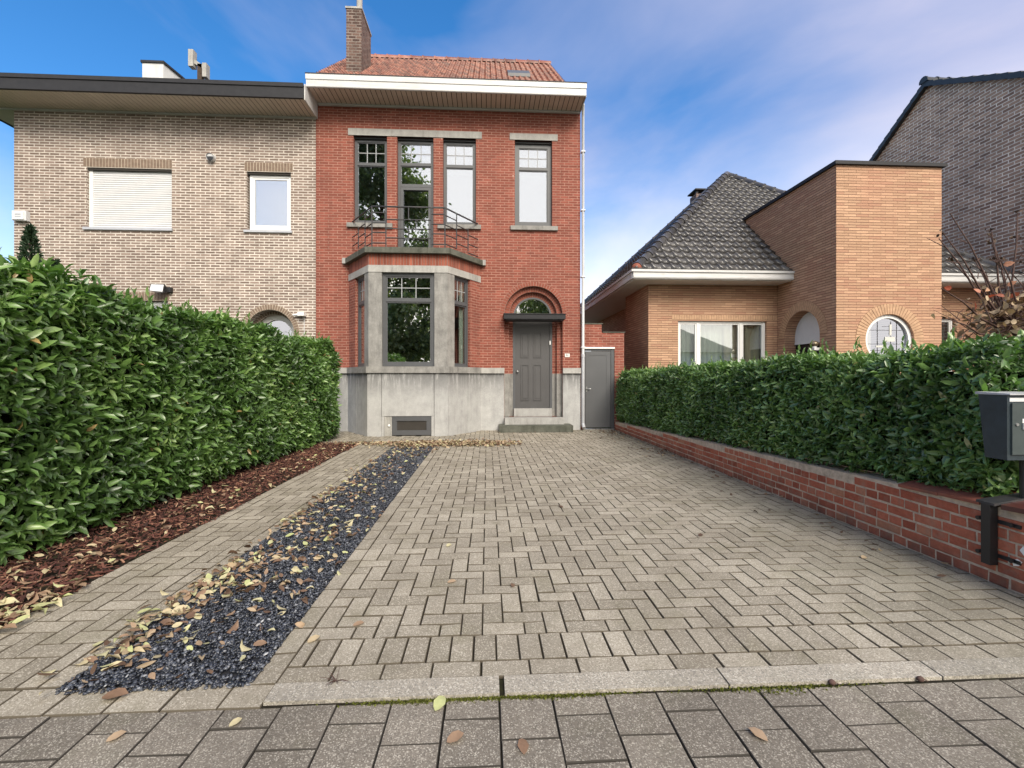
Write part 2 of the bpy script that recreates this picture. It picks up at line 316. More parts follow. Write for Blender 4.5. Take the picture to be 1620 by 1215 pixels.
def circ(c, zc, r, n=44): return [(c + r * math.cos(2 * math.pi * i / n), zc + r * math.sin(2 * math.pi * i / n)) for i in range(n)]
def fan(mb, fr, pts, d):
    mb.add([fr.p(u, z, d) for u, z in pts], [tuple(range(len(pts)))])
def ring(mb, fr, c, zc, r0, r1, d0, d1, a0=0, a1=180, n=28, gap=0.):
    for i in range(n):
        t0 = R(a0 + (a1 - a0) * (i + gap) / n); t1 = R(a0 + (a1 - a0) * (i + 1 - gap) / n)
        P = lambda t, r: (c + r * math.cos(t), zc + r * math.sin(t))
        j = random.uniform(-.002, .002) if gap else 0
        q = [P(t0, r0), P(t0, r1), P(t1, r1), P(t1, r0)]
        mb.hexa([fr.p(*x, d0) for x in q[::-1]] + [fr.p(*x, d1 + j) for x in q[::-1]])
def soldiers(fr, u0, u1, z0, z1, d, mbm, mbb, bw=.064, gap=.010):
    fbox(mbm, fr, u0, u1, z0, z1, d - .05, d + .002)
    n = max(1, round((u1 - u0) / (bw + gap))); w = (u1 - u0) / n
    for i in range(n):
        fbox(mbb, fr, u0 + i * w + gap / 2, u0 + (i + 1) * w - gap / 2, z0 + gap / 2, z1 - gap / 2, d - .04, d + .005 + random.uniform(-.001, .002))

def finish(name, v, f, r, sm, m, parent=None, uv=True):
    me = bpy.data.meshes.new(name); me.from_pydata([tuple(map(float, p)) for p in v], [], f); me.update()
    a = me.attributes.new('rnd', 'FLOAT', 'FACE'); a.data.foreach_set('value', r)
    me.polygons.foreach_set('use_smooth', sm)
    if uv:
        l = me.uv_layers.new(name='UVMap'); Z = Vector((0, 0, 1))
        for p in me.polygons:
            n = p.normal
            if abs(n.z) > .92: t = Vector((1, 0, 0)); w = Vector((0, 1, 0))
            else:
                t = Z.cross(n).normalized(); w = Z if abs(n.z) < .3 else n.cross(t)
            for li in p.loop_indices:
                q = me.vertices[me.loops[li].vertex_index].co; l.data[li].uv = (q.dot(t), q.dot(w))
    me.materials.append(m); o = bpy.data.objects.new(name, me); COL.objects.link(o)
    if parent is not None: attach(o, parent)
    return o
def attach(o, parent):
    o.parent = parent
    if parent.type == 'EMPTY': o.matrix_parent_inverse = Matrix.Translation(-parent.location)
def ob(name, mb, m, parent=None):
    return finish(name, mb.v, mb.f, mb.r, mb.sm, M[m] if isinstance(m, str) else m, parent)
def tag(o, label=None, cat=None, group=None, kind=None):
    if label: o['label'] = label
    if cat: o['category'] = cat
    if group: o['group'] = group
    if kind: o['kind'] = kind
    return o
def thing(name, loc, label, cat, group=None):
    e = bpy.data.objects.new(name, None); e.location = loc; e.empty_display_size = .3; COL.objects.link(e)
    return tag(e, label, cat, group)
def struct(o, label=None): o['kind'] = 'structure'; return o

def nmesh(name, verts, faces_tpl, n, rnd, m, parent=None, smooth=False):
    """n copies of a template already expanded in verts (n, k, 3)"""
    k = verts.shape[1]; V = verts.reshape(-1, 3)
    sizes = np.array([len(f) for f in faces_tpl]); tot = int(sizes.sum())
    flat = np.concatenate([np.array(f) for f in faces_tpl])
    loops = (flat[None, :] + (np.arange(n) * k)[:, None]).ravel()
    ls = np.concatenate([[0], np.cumsum(sizes)[:-1]]); starts = (ls[None, :] + (np.arange(n) * tot)[:, None]).ravel()
    me = bpy.data.meshes.new(name); me.vertices.add(len(V)); me.vertices.foreach_set('co', V.astype(np.float32).ravel())
    me.loops.add(len(loops)); me.loops.foreach_set('vertex_index', loops.astype(np.int32))
    me.polygons.add(len(starts)); me.polygons.foreach_set('loop_start', starts.astype(np.int32))
    me.polygons.foreach_set('loop_total', np.tile(sizes, n).astype(np.int32))
    me.update(calc_edges=True); me.validate()
    a = me.attributes.new('rnd', 'FLOAT', 'FACE'); a.data.foreach_set('value', np.repeat(rnd, len(sizes)).astype(np.float32)[:len(me.polygons)])
    me.polygons.foreach_set('use_smooth', [smooth] * len(me.polygons))
    me.materials.append(M[m]); o = bpy.data.objects.new(name, me); COL.objects.link(o)
    if parent is not None: attach(o, parent)
    return o
def nrm(a): return a / (np.linalg.norm(a, axis=-1, keepdims=True) + 1e-9)
LT = np.array([(0, 0, 0), (.28, -1, .10), (.28, 0, 0), (.28, 1, .10), (.68, -.86, .08), (.68, 0, -.02), (.68, .86, .08), (1, 0, -.10)])
LF = [(0, 1, 2), (0, 2, 3), (1, 4, 5, 2), (2, 5, 6, 3), (4, 7, 5), (5, 7, 6)]
LT = LT  # (along, across, up)
LT2 = np.array([(0, 0, 0), (.14, -.55, .02), (.14, 0, 0), (.14, .55, .03), (.45, -1, .05), (.45, 0, .01), (.45, 1, .035), (.78, -.66, .02), (.78, 0, .0), (.78, .66, .04), (1, 0, -.05)])
LF2 = [(0, 1, 2), (0, 2, 3), (1, 4, 5, 2), (2, 5, 6, 3), (4, 7, 8, 5), (5, 8, 9, 6), (7, 10, 8), (8, 10, 9)]
def leaf_verts(P, D, N, L, W, curl=None, LT=LT):
    """P base, D direction, N approx. normal; L,W arrays"""
    D = nrm(D); S = nrm(np.cross(N, D)); U = np.cross(D, S); n = len(P)
    c = np.ones(n) if curl is None else curl
    al = LT[:, 0][None] * L[:, None]; ac = LT[:, 1][None] * W[:, None]; up = LT[:, 2][None] * (L * c)[:, None]
    return P[:, None] + al[..., None] * D[:, None] + ac[..., None] * S[:, None] + up[..., None] * U[:, None]

# ------------------------------------------------------------------ ground
def sheet(name, x0, x1, y0, y1, z, m, label=None):
    b = MB(); b.quad([(x0, y0, z), (x1, y0, z), (x1, y1, z), (x0, y1, z)]); return struct(ob(name, b, m))
sheet('ground', -400, 400, -400, 400, -.06, 'grass')
sheet('road', -120, 120, -9, -1.4, -.05, 'asphalt')

def paver(mb, x0, x1, y0, y1, z, g=.0022, bv=.0036, tilt=.0026):
    if x1 - x0 < .02 or y1 - y0 < .02: return
    x0 += g; x1 -= g; y0 += g; y1 -= g; zc = [z + random.uniform(-tilt, tilt) for _ in range(4)]
    j = [random.uniform(-.0012, .0012) for _ in range(4)]; x0 += j[0]; x1 += j[1]; y0 += j[2]; y1 += j[3]
    o = [(x0, y0), (x1, y0), (x1, y1), (x0, y1)]; i = [(x0 + bv, y0 + bv), (x1 - bv, y0 + bv), (x1 - bv, y1 - bv), (x0 + bv, y1 - bv)]
    vs = [(a, b, z - .02) for a, b in o] + [(a, b, c - .0045) for (a, b), c in zip(o, zc)] + [(a, b, c) for (a, b), c in zip(i, zc)]
    fs = [(8, 9, 10, 11)] + [(4 + k, 4 + (k + 1) % 4, 8 + (k + 1) % 4, 8 + k) for k in range(4)] + [(k, (k + 1) % 4, 4 + (k + 1) % 4, 4 + k) for k in range(4)]
    rr = random.random(); i0 = len(mb.f); mb.add(vs, fs, rr)
    for q in range(i0 + 1, len(mb.f)): mb.r[q] = -1.
def herring(mb, x0, x1, y0, y1, p=.1115, z=0., skip=None):
    ni = int((x1 - x0) / p) + 3; nj = int((y1 - y0) / p) + 3
    for i in range(-2, ni):
        for j in range(-2, nj):
            k = (i - j) % 4
            if k == 0: a, b, c, d = i, i + 2, j, j + 1
            elif k == 3: a, b, c, d = i, i + 1, j, j + 2
            else: continue
            X0, X1 = max(x0, x0 + a * p), min(x1, x0 + b * p); Y0, Y1 = max(y0, y0 + c * p), min(y1, y0 + d * p)
            if X1 - X0 > .03 and Y1 - Y0 > .03:
                if skip and skip((X0 + X1) / 2, (Y0 + Y1) / 2): continue
                paver(mb, X0, X1, Y0, Y1, z)
def run(mb, x0, x1, y0, y1, along, l, z=0., off=0.):
    if along == 'x':
        x = x0 - off
        while x < x1: paver(mb, max(x, x0), min(x + l, x1), y0, y1, z); x += l
    else:
        y = y0 - off
        while y < y1: paver(mb, x0, x1, max(y, y0), min(y + l, y1), z); y += l
PV = .1115; GX0, GX1 = -1.82, -1.03; GY0, GY1 = 2.06, 9.45; SX0 = -2.58; WX = 3.28
def in_bay(x, y): return y > 10.55 and -3.46 + (11.6 - y) * .714 - .03 < x < -.18 - (11.6 - y) * .702 + .03
mb = MB()
run(mb, -.92, WX, 2.03, 2.145, 'x', .223)                           # stretcher row
run(mb, -.92, WX, 2.145, 2.36, 'x', PV, off=.04)                    # soldier row
run(mb, GX1, GX1 + PV, 2.03, 9.45, 'y', .223)                       # border of the gravel strip
herring(mb, GX1 + PV, WX, 2.36, 9.45)
run(mb, GX0 - PV, GX0, 2.06, 9.45, 'y', .223, off=.07)
run(mb, SX0, SX0 + PV, 2.06, 9.45, 'y', .223)
herring(mb, SX0 + PV, GX0 - PV, 2.06, 9.45)
herring(mb, -4.3, WX, 9.45, 11.62, skip=in_bay)
run(mb, -6, -.92, 1.897, 2.06, 'x', .223, z=-.006)
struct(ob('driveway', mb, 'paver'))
sheet('driveway_bed', -4.4, WX, 1.9, 11.7, -.012, 'joint')
mb = MB()                                                           # kerb stones one metre long
for x in (-.92, .07, 1.045, 2.02, 2.995, 3.97): 
    x1 = x + .975
    mb.hexa([(x + .004, 1.915, -.05), (x1 - .004, 1.915, -.05), (x1 - .004, 2.025, -.05), (x + .004, 2.025, -.05), (x + .004, 1.915, .004), (x1 - .004, 1.915, .004), (x1 - .004, 2.025, .006), (x + .004, 2.025, .006)])
struct(ob('kerb', mb, 'kerb'))
mb = MB()
c = 0; x = -5.5
while x < 6.5:
    y = 1.906 - (.0 if c % 2 else .11)
    if not c % 2: paver(mb, x, x + .222, 1.796, 1.906, -.012, .0016, .0032, .003)
    while y > -1.3:
        paver(mb, x, x + .222, y - .222, y, -.012, .0016, .0032, .003); y -= .222
    x += .222; c += 1
struct(ob('pavement', mb, 'slabs'))
sheet('pavement_bed', -120, 120, -1.4, 1.9, -.026, 'joint')
sheet('garden_soil', 3.45, 40, 1.9, 60, -.045, 'soil')
sheet('hedge_soil', -9, SX0, 1.7, 9.5, -.030, 'soil')

# moss along the kerb
n = 2600; mx = np.concatenate([NPR.normal(0, .16, n // 4) + c for c in (-.25, .3, 1.25, -.02)]); n = len(mx)
my = 1.911 - np.abs(NPR.normal(0, .009, n)) * np.where(np.abs(mx - 1.25) < .1, 2.5, 1)
P_ = np.stack([mx, my, np.full(n, -.014)], 1); D_ = nrm(NPR.normal(0, 1, (n, 3)) + [0, 0, 1.5])
o = nmesh('moss', leaf_verts(P_, D_, nrm(NPR.normal(0, 1, (n, 3))), NPR.uniform(.006, .014, n), NPR.uniform(.003, .006, n)), LF, n, NPR.rand(n), 'moss_tuft')
tag(o, 'olive green moss growing in the gap under the kerb stones', 'moss', kind='stuff')

# gravel, mulch
def pebbles(n, x0, x1, y0, y1, r0, r1, zb):
    t = (1 + 5 ** .5) / 2
    iv = np.array([(-1, t, 0), (1, t, 0), (-1, -t, 0), (1, -t, 0), (0, -1, t), (0, 1, t), (0, -1, -t), (0, 1, -t), (t, 0, -1), (t, 0, 1), (-t, 0, -1), (-t, 0, 1)]) / 1.9
    fs = [(0, 11, 5), (0, 5, 1), (0, 1, 7), (0, 7, 10), (0, 10, 11), (1, 5, 9), (5, 11, 4), (11, 10, 2), (10, 7, 6), (7, 1, 8), (3, 9, 4), (3, 4, 2), (3, 2, 6), (3, 6, 8), (3, 8, 9), (4, 9, 5), (2, 4, 11), (6, 2, 10), (8, 6, 7), (9, 8, 1)]
    P = np.stack([NPR.uniform(x0, x1, n), NPR.uniform(y0, y1, n), NPR.uniform(zb, zb + .016, n)], 1)
    s = NPR.uniform(r0, r1, (n, 1)) * np.array([1, .68, .42]) * NPR.uniform(.75, 1.25, (n, 3))
    q = nrm(np.stack([NPR.normal(0, 1, n), NPR.normal(0, 1, n), NPR.normal(0, .35, n)], 1))
    u = nrm(np.cross(q, np.array([0, 0, 1.]) + NPR.normal(0, .3, (n, 3)))); w = np.cross(u, q)
    V = (iv[None] * s[:, None, :]) ; V = V + NPR.normal(0, .0008, V.shape)
    V = P[:, None] + V[..., 0:1] * q[:, None] + V[..., 1:2] * u[:, None] + V[..., 2:3] * w[:, None]
    return V, fs, n
sheet('gravel_bed', GX0, GX1, GY0, GY1, -.008, 'gravel_base')
def cat_mesh(name, packs, m, fs):
    V = np.concatenate(packs); return nmesh(name, V, fs, len(V), NPR.rand(len(V)), m, smooth=True)
packs = []; 
for a in ((14000, GX0 - .01, GX1 + .005, GY0 - .04, 4.2, .008, .0145, -.006), (9000, GX0, GX1, 4.2, 6.4, .009, .014, -.006), (7000, GX0, GX1, 6.4, GY1, .012, .018, -.006)):
    V, fs, n = pebbles(*a); packs.append(V)
o = cat_mesh('slate_gravel', packs, 'pebble', fs); tag(o, 'strip of blue black slate gravel between the two paved tracks', 'gravel', kind='stuff')
def chips(n, f, L0, L1, z0, z1):
    P = f(n); P = np.concatenate([P, NPR.uniform(z0, z1, (len(P), 1))], 1); n = len(P)
    D = nrm(np.stack([NPR.normal(0, 1, n), NPR.normal(0, 1, n), NPR.normal(0, .35, n)], 1)); N = nrm(NPR.normal(0, .45, (n, 3)) + [0, 0, 1])
    S = nrm(np.cross(N, D)); U = np.cross(D, S); L = NPR.uniform(L0, L1, n); W = L * NPR.uniform(.14, .34, n); H = L * .10
    T = np.array([(-1, -.7, -1), (.9, -1, -1), (1, .8, -1), (-.8, 1, -1), (-.9, -.6, 1), (.8, -.9, 1), (.9, .6, 1), (-1, .8, 1)]) * .5
    V = P[:, None] + T[:, 0][None, :, None] * (L[:, None, None] * D[:, None]) + T[:, 1][None, :, None] * (W[:, None, None] * S[:, None]) + T[:, 2][None, :, None] * (H[:, None, None] * U[:, None])
    return V
FB = [(4, 5, 6, 7), (0, 1, 5, 4), (1, 2, 6, 5), (2, 3, 7, 6), (3, 0, 4, 7)]
def fm(n):
    y = 1.9 + 7.6 * NPR.rand(n) ** 1.25; x = SX0 + .035 - NPR.rand(n) ** .85 * 1.4 ; x += .04 * np.sin(y * 3) ; return np.stack([np.minimum(x, SX0 + .01 + .03 * NPR.rand(n)), y], 1)
V = chips(17000, fm, .02, .062, -.012, .03)
o = nmesh('bark_mulch', V, FB, len(V), NPR.rand(len(V)), 'chips'); tag(o, 'dark reddish bark mulch covering the bed along the tall hedge', 'mulch', kind='stuff')

# fallen leaves
def flat_leaves(P, L0=.040, L1=.078, tilt=.42, curl=(-1.5, 5.5), wr=(.19, .31)):
    n = len(P); a = NPR.uniform(0, 6.28, n)
    D = np.stack([np.cos(a), np.sin(a), NPR.normal(0, tilt * .6, n)], 1); N = nrm(NPR.normal(0, tilt, (n, 3)) + [0, 0, 1]); N[:, 2] *= NPR.choice([1, 1, 1, -1], n)
    L = NPR.uniform(L0, L1, n)
    return leaf_verts(P, D, N, L, L * NPR.uniform(wr[0], wr[1], n), NPR.uniform(curl[0], curl[1], n), LT2)
pts = []
def patch(n, cx, cy, sx, sy, z=.012, zs=.015, lim=None):
    q = np.stack([NPR.normal(cx, sx, n), NPR.normal(cy, sy, n), z + NPR.rand(n) * zs], 1)
    if lim: q = q[(q[:, 0] > lim[0]) & (q[:, 0] < lim[1]) & (q[:, 1] > lim[2]) & (q[:, 1] < lim[3])]
    pts.append(q)
lg = (GX0 - .16, GX1 + .03, 2.0, 9.6)
patch(90, -1.78, 2.75, .10, .30, lim=lg); patch(150, -1.42, 3.6, .26, 1.2, lim=lg); patch(90, -1.72, 3.2, .12, .25, lim=lg); patch(60, -1.45, 2.95, .22, .12, lim=lg); patch(26, -1.7, 2.2, .12, .12, lim=lg)
patch(50, -1.76, 3.1, .07, .3, lim=lg); patch(40, -1.76, 2.45, .08, .22, lim=lg); patch(30, -1.35, 3.45, .2, .1, lim=lg); patch(80, -1.55, 4.35, .2, .35, lim=lg); patch(40, -1.3, 3.9, .2, .3, lim=lg)
patch(110, -1.6, 5.6, .16, .5, lim=lg); patch(120, -1.5, 7.0, .22, .7, lim=lg); patch(40, -1.4, 2.4, .28, .3, lim=lg)
patch(200, -1.45, 8.4, .28, .5, lim=(GX0, GX1 + .15, 7.5, 9.6)); patch(60, -1.82, 4.8, .05, .6); patch(50, -1.8, 6.5, .05, .8)
P_ = np.concatenate(pts); V = flat_leaves(P_); r = NPR.rand(len(P_)) ** 1.15
o = nmesh('fallen_leaves', V, LF2, len(V), r, 'dead_leaf', smooth=True); tag(o, 'yellow and tan fallen leaves drifted over the slate gravel', 'fallen leaves', kind='stuff')
pts = []
patch(900, -1.1, 9.15, .55, .17, zs=.04, lim=(-2.3, .7, 8.75, 9.6)); patch(800, -.1, 9.1, .40, .15, zs=.045, lim=(-1.5, .68, 8.7, 9.6)); patch(260, -2.3, 9.3, .4, .12, lim=(-3.2, -1.5, 9, 9.7))
patch(200, -1.3, 9.0, .3, .2, zs=.03, lim=(-1.9, -.7, 8.5, 9.6))
P_ = np.concatenate(pts); V = flat_leaves(P_, .05, .085, .5)
o = nmesh('leaf_pile', V, LF2, len(V), NPR.rand(len(P_)) * .85, 'dead_leaf', smooth=True); tag(o, 'long swept heap of brown and yellow leaves on the paving in front of the bay', 'leaf pile', kind='stuff')
pts = []
for k in range(230):
    y = 2.3 + 7 * random.random() ** 1.4; pts.append([[SX0 - .02 - abs(random.gauss(0, .38)) if random.random() < .5 else SX0 - .03 - random.random() * .95, y, .025 + random.random() * .015]])
for k in range(90): pts.append([[random.gauss(-2.62, .07), random.uniform(2.2, 3.1), .03]])
P_ = np.array(pts).reshape(-1, 3); V = flat_leaves(P_, .05, .09, .3)
o = nmesh('mulch_leaves', V, LF2, len(V), NPR.rand(len(P_)), 'dead_leaf', smooth=True); tag(o, 'scattered pale leaves lying on the bark mulch', 'fallen leaves', kind='stuff')
pts = []
for k in range(330):
    y = random.choice([random.uniform(2.4, 11.4), random.gauss(10.3, .6), random.gauss(8.1, .5), random.gauss(11, .3)]); pts.append((WX - .03 - abs(random.gauss(0, .14 + .02 * y)), min(max(y, 2.2), 11.5), .006 + random.random() * .01))
for k in range(50): pts.append((random.gauss(1.2, .5), random.uniform(10.95, 11.2), .01))
P_ = np.array(pts); V = flat_leaves(P_, .03, .06, .4)
o = nmesh('litter', V, LF2, len(V), NPR.rand(len(P_)) ** 1.5, 'brown_leaf', smooth=True); tag(o, 'small dark dry leaf litter along the foot of the low brick wall and the door step', 'leaf litter', kind='stuff')
# single leaves that stand out on the paving: position, angle, length, tone, label
singles = [(-.21, 1.84, 1.2, .085, .97, 'fresh yellow green leaf lying under the kerb on the pavement'),
 (-.15, 1.68, .5, .072, .28, 'curled brown leaf with a stalk on the pavement left of centre'),
 (.13, 1.61, 1.6, .07, .2, 'crumpled pinkish brown leaf nearest the bottom edge at mid pavement'),
 (1.03, 1.62, 2.1, .075, .40, 'split pale tan leaf on the pavement at right of centre'),
 (-.90, 2.33, .9, .07, .58, 'ochre leaf on the border pavers beside the gravel end'),
 (-.72, 2.48, .4, .06, .32, 'small orange brown leaf on the pavers near the gravel'),
 (-1.90, 1.77, .3, .085, .33, 'pale pink leaf on the pavement at the lower left corner'),
 (-1.40, 1.75, .8, .06, .45, 'small tan leaf alone on the pavement below the gravel'),
 (-2.28, 2.12, 2.7, .11, .25, 'large rosy brown leaf on the left paved track'),
 (-.99, 1.80, .9, .05, .72, 'small pale yellow sliver of a leaf by the kerb joint'),
 (.77, 4.62, 2.0, .07, .05, 'dark curled leaf standing up on the right half of the driveway'),
 (.16, 2.88, 1.5, .05, .1, 'dark folded leaf in the middle of the driveway'),
 (-.26, 2.97, .2, .06, .42, 'light brown leaf on the driveway in line with the bay window'),
 (-.32, 3.60, 1.0, .06, .8, 'pale cream leaf on the driveway left of its middle'),
 (1.77, 3.73, .5, .06, .0, 'small dark leaf on the driveway near the low wall'),
 (2.75, 3.2, .5, .06, .5, 'faded leaf close to the foot of the low brick wall'),
 (-1.60, 1.98, .1, .10, .18, 'dark reddish leaf cluster lying at the gravel corner')]
for x, y, a, L, tone, lab in singles:
    P_ = np.array([[x, y, .004 if y > 1.9 else -.006]]); D_ = np.array([[math.cos(a), math.sin(a), .12]])
    V = leaf_verts(P_, D_, np.array([[.1, -.15, 1.]]), np.array([L]), np.array([L * .30]), np.array([1.6]), LT2)
    o = nmesh('fallen_leaf', V, LF2, 1, np.array([tone]), 'dead_leaf', smooth=True); tag(o, lab, 'leaf', 'single leaves on the paving')
for x, y, lab in ((1.50, 1.905, 'dark round nut in the kerb gap, the left one of two'), (1.905, 1.905, 'dark round nut in the kerb gap, the right one of two')):
    mb = MB(); mb.sphere((x, y, .004), .013, sc=(1.1, 1, .9)); mb.tube([(x + .008, y, .006), (x + .03, y - .005, -.004)], .002, 5)
    tag(ob('nut', mb, 'twig'), lab, 'nut', 'nuts in the kerb gap')
mb = MB()
for k in range(16):
    a = random.uniform(0, 6.28); l = random.uniform(.03, .075); p0 = Vector((-.66, 2.03, .004)); d = Vector((math.cos(a), math.sin(a), random.uniform(.15, .7)))
    mb.tube([p0, p0 + d * l * .5 + Vector((0, 0, .005)), p0 + d * l], [.0016, .0012, .0006], 4)
tag(ob('weed', mb, 'twig'), 'dry spidery weed growing from a joint of the kerb row', 'weed')

# ------------------------------------------------------------------ windows
def window(parent, fr, u0, u1, z0, z1, d, frame='anthracite', glass='glass', fw=.055, transoms=(), mullions=(), muntins=(), name='window', fd=.06, inner=.03):
    """outer frame as the part, glass / muntins as sub-parts"""
    mb = MB()
    fbox(mb, fr, u0, u1, z1 - fw, z1, d - fd, d); fbox(mb, fr, u0, u1, z0, z0 + fw, d - fd, d)
    fbox(mb, fr, u0, u0 + fw, z0 + fw, z1 - fw, d - fd, d); fbox(mb, fr, u1 - fw, u1, z0 + fw, z1 - fw, d - fd, d)
    us = [u0 + fw] + list(mullions) + [u1 - fw]; zs = [z0 + fw] + list(transoms) + [z1 - fw]
    for t in transoms: fbox(mb, fr, u0 + fw, u1 - fw, t - .03, t + .03, d - fd, d + .004)
    for t in mullions: fbox(mb, fr, t - .04, t + .04, z0 + fw, z1 - fw, d - fd, d + .002)
    cells = []
    for i in range(len(us) - 1):
        for j in range(len(zs) - 1):
            a = us[i] + (.04 if i else 0); b = us[i + 1] - (.04 if i < len(us) - 2 else 0); c = zs[j] + (.03 if j else 0); e = zs[j + 1] - (.03 if j < len(zs) - 2 else 0)
            cells.append((a, b, c, e))
            for q in ((a, b, e - inner, e), (a, b, c, c + inner), (a, a + inner, c + inner, e - inner), (b - inner, b, c + inner, e - inner)): fbox(mb, fr, *q, d - fd + .005, d - .014)
    w = ob(name, mb, frame, parent)
    g = MB()
    for a, b, c, e in cells: fbox(g, fr, a + inner, b - inner, c + inner, e - inner, d - .042, d - .034)
    ob('glass', g, glass, w)
    if muntins:
        m = MB()
        for (ci, nu, nz) in muntins:
            a, b, c, e = cells[ci]; a += inner; b -= inner; c += inner; e -= inner
            for k in range(1, nu): x = a + (b - a) * k / nu; fbox(m, fr, x - .010, x + .010, c, e, d - .036, d - .026)
            for k in range(1, nz): z = c + (e - c) * k / nz; fbox(m, fr, a, b, z - .010, z + .010, d - .036, d - .0262)
        ob('glazing_bars', m, 'muntin' if frame == 'anthracite' else frame, w)
    return w

# ------------------------------------------------------------------ red house
D0 = 11.6; F = Fr((0, D0), (1, 0)); XL, XR = -4.27, 2.388
red = thing('red_house', (-.9, 15, 0), 'tall red brick house with a stone bay, balcony and arched grey front door', 'house')
DC, DZ = 1.18, 2.93                                                  # door arch centre
wl = MB()
bayhole = [(-3.30, 1.6), (-.34, 1.6), (-.34, 4.17), (-3.30, 4.17)]
holes = [rect(-3.35, -2.52, 5.22, 7.41), rect(-2.27, -1.36, 4.30, 7.41), rect(-1.12, -.29, 5.22, 7.41), rect(.70, 1.66, 5.21, 7.41), archpts(DC, DZ, .75, .33), bayhole]
fwall(wl, F, rect(XL, XR, 0, 8.30), holes, 0, [.22, .22, .22, .22, .12, .2])
wl.quad([(XR, D0, 0), (XR, 20, 0), (XR, 20, 8.3), (XR, D0, 8.3)]); wl.quad([(XL, 20, 0), (XL, D0, 0), (XL, D0, 8.3), (XL, 20, 8.3)]); wl.quad([(XR, 20, 0), (XL, 20, 0), (XL, 20, 8.3), (XR, 20, 8.3)])
# stepped door recess
fwall(wl, F, archpts(DC, DZ, .75, .33), [archpts(DC, DZ, .62, .331)], -.12, .12)
fwall(wl, F, archpts(DC, DZ, .62, .332), [archpts(DC, DZ, .50, .54)], -.24, .12)
ob('wall', wl, 'red_brick', red)
rm = MB(); rm.box(XL + .1, XR - .1, D0 + .26, 19.9, 4.2, 4.3); rm.box(XL + .1, XR - .1, D0 + .26, 19.9, .3, .4)
rm.quad([(XL + .1, 15.5, .4), (XR - .1, 15.5, .4), (XR - .1, 15.5, 8.2), (XL + .1, 15.5, 8.2)]); rm.box(XL + .1, XR - .1, D0 + .26, 19.9, 8.2, 8.28); rm.box(.1, .2, 11.86, 15.5, .4, 8.2)
ob('room', rm, 'room', red)
archring(red, F, DC, DZ, .75, .865, 0, -4, 184, 38, 'arch_red', 'mortar_red'); archring(red, F, DC, DZ, .62, .75, -.12, 0, 180, 34, 'arch_red', 'mortar_red'); archring(red, F, DC, DZ, .50, .62, -.24, 0, 180, 28, 'arch_red', 'mortar_red')
# front door
dr = MB(); FD = -.26
fbox(dr, F, .665, 1.695, .50, 2.93, FD - .06, FD)
d = ob('front_door', dr, 'door', red)
fm_ = MB()
for q in ((.665, .725, .5, 2.9), (1.635, 1.695, .5, 2.9), (.725, 1.635, 2.84, 2.9)): fbox(fm_, F, *q, FD, FD + .03)
ob('door_frame', fm_, 'anthracite', d)
for (a0, a1, b0, b1) in ((.87, 1.09, 1.86, 2.52), (1.20, 1.42, 1.86, 2.52), (.87, 1.09, .74, 1.68), (1.20, 1.42, .74, 1.68)):
    p = MB(); t = .022
    fbox(p, F, a0, a1, b0, b0 + t, FD, FD + .016); fbox(p, F, a0, a1, b1 - t, b1, FD, FD + .016); fbox(p, F, a0, a0 + t, b0 + t, b1 - t, FD, FD + .016); fbox(p, F, a1 - t, a1, b0 + t, b1 - t, FD, FD + .016)
    fbox(p, F, a0 + .05, a1 - .05, b0 + .05, b1 - .05, FD, FD + .010); ob('door_panel', p, 'door', d)
h = MB(); h.sphere((.785, D0 - FD - .05, 1.50), .028, 12, 8); h.tube([(.785, D0 - FD - .045, 1.50), (.785, D0 - FD, 1.50)], .012); ob('door_knob', h, 'steel', d)
fl = MB(); fan(fl, F, [(DC + .5 * math.cos(math.pi * i / 24), 2.94 + .5 * math.sin(math.pi * i / 24)) for i in range(25)], FD + .01)
fw_ = MB(); ring(fw_, F, DC, 2.93, .455, .50, FD - .02, FD + .03, 0, 180, 24); f0 = ob('fanlight', fw_, 'anthracite', red); ob('glass', fl, 'glass_dark', f0)
cp = MB(); fbox(cp, F, .41, 1.95, 2.80, 2.92, -.10, .33); fbox(cp, F, .40, 1.96, 2.915, 2.935, -.10, .345); fbox(cp, F, .47, 1.89, 2.775, 2.80, -.08, .30); ob('door_canopy', cp, 'black_fascia', red)
for q in ((.29, 2.10, 0, .165, .55, .10), (.435, 1.925, .165, .33, .25, -.10)):
    s = MB(); fbox(s, F, q[0], q[1], q[2], q[3], q[5] - .2, q[4]); ob('step', s, 'slab_stone' if q[2] == 0 else 'step_stone', red)
s = MB(); fbox(s, F, .685, 1.675, .33, .54, -.40, -.13); ob('threshold', s, 'step_stone', red)
for g0 in (((.432, .555, -.147, -.117), (.562, .678, -.267, -.237), (.43, .436, -.117, 0), (.552, .566, -.237, -.118)), ((1.803, 1.928, -.147, -.117), (1.682, 1.797, -.267, -.237), (1.924, 1.93, -.117, 0), (1.794, 1.808, -.237, -.118))):
    s = MB()
    for k, (x0, x1, d0, d1) in enumerate(g0): fbox(s, F, x0, x1, .33 + .001 * k, 1.44 - .001 * k, d0, d1)
    ob('jamb_stone', s, 'pier_stone', red)
b = MB(); fbox(b, F, 1.62, 1.655, 2.20, 2.30, -.24, -.215); b2 = ob('doorbell', b, 'white_pvc', red)
b = MB(); fbox(b, F, 1.99, 2.11, 1.87, 1.955, 0, .012); ob('number_plate', b, 'white_paint', red)
b = MB()
for i, x in enumerate((2.015, 2.052)):
    fbox(b, F, x, x + .006, 1.885, 1.94, .012, .014); fbox(b, F, x + .018, x + .024, 1.885, 1.94, .012, .014); fbox(b, F, x + .006, x + .018, 1.934, 1.94, .012, .014); fbox(b, F, x + .006, x + .018, 1.909, 1.915, .012, .014)
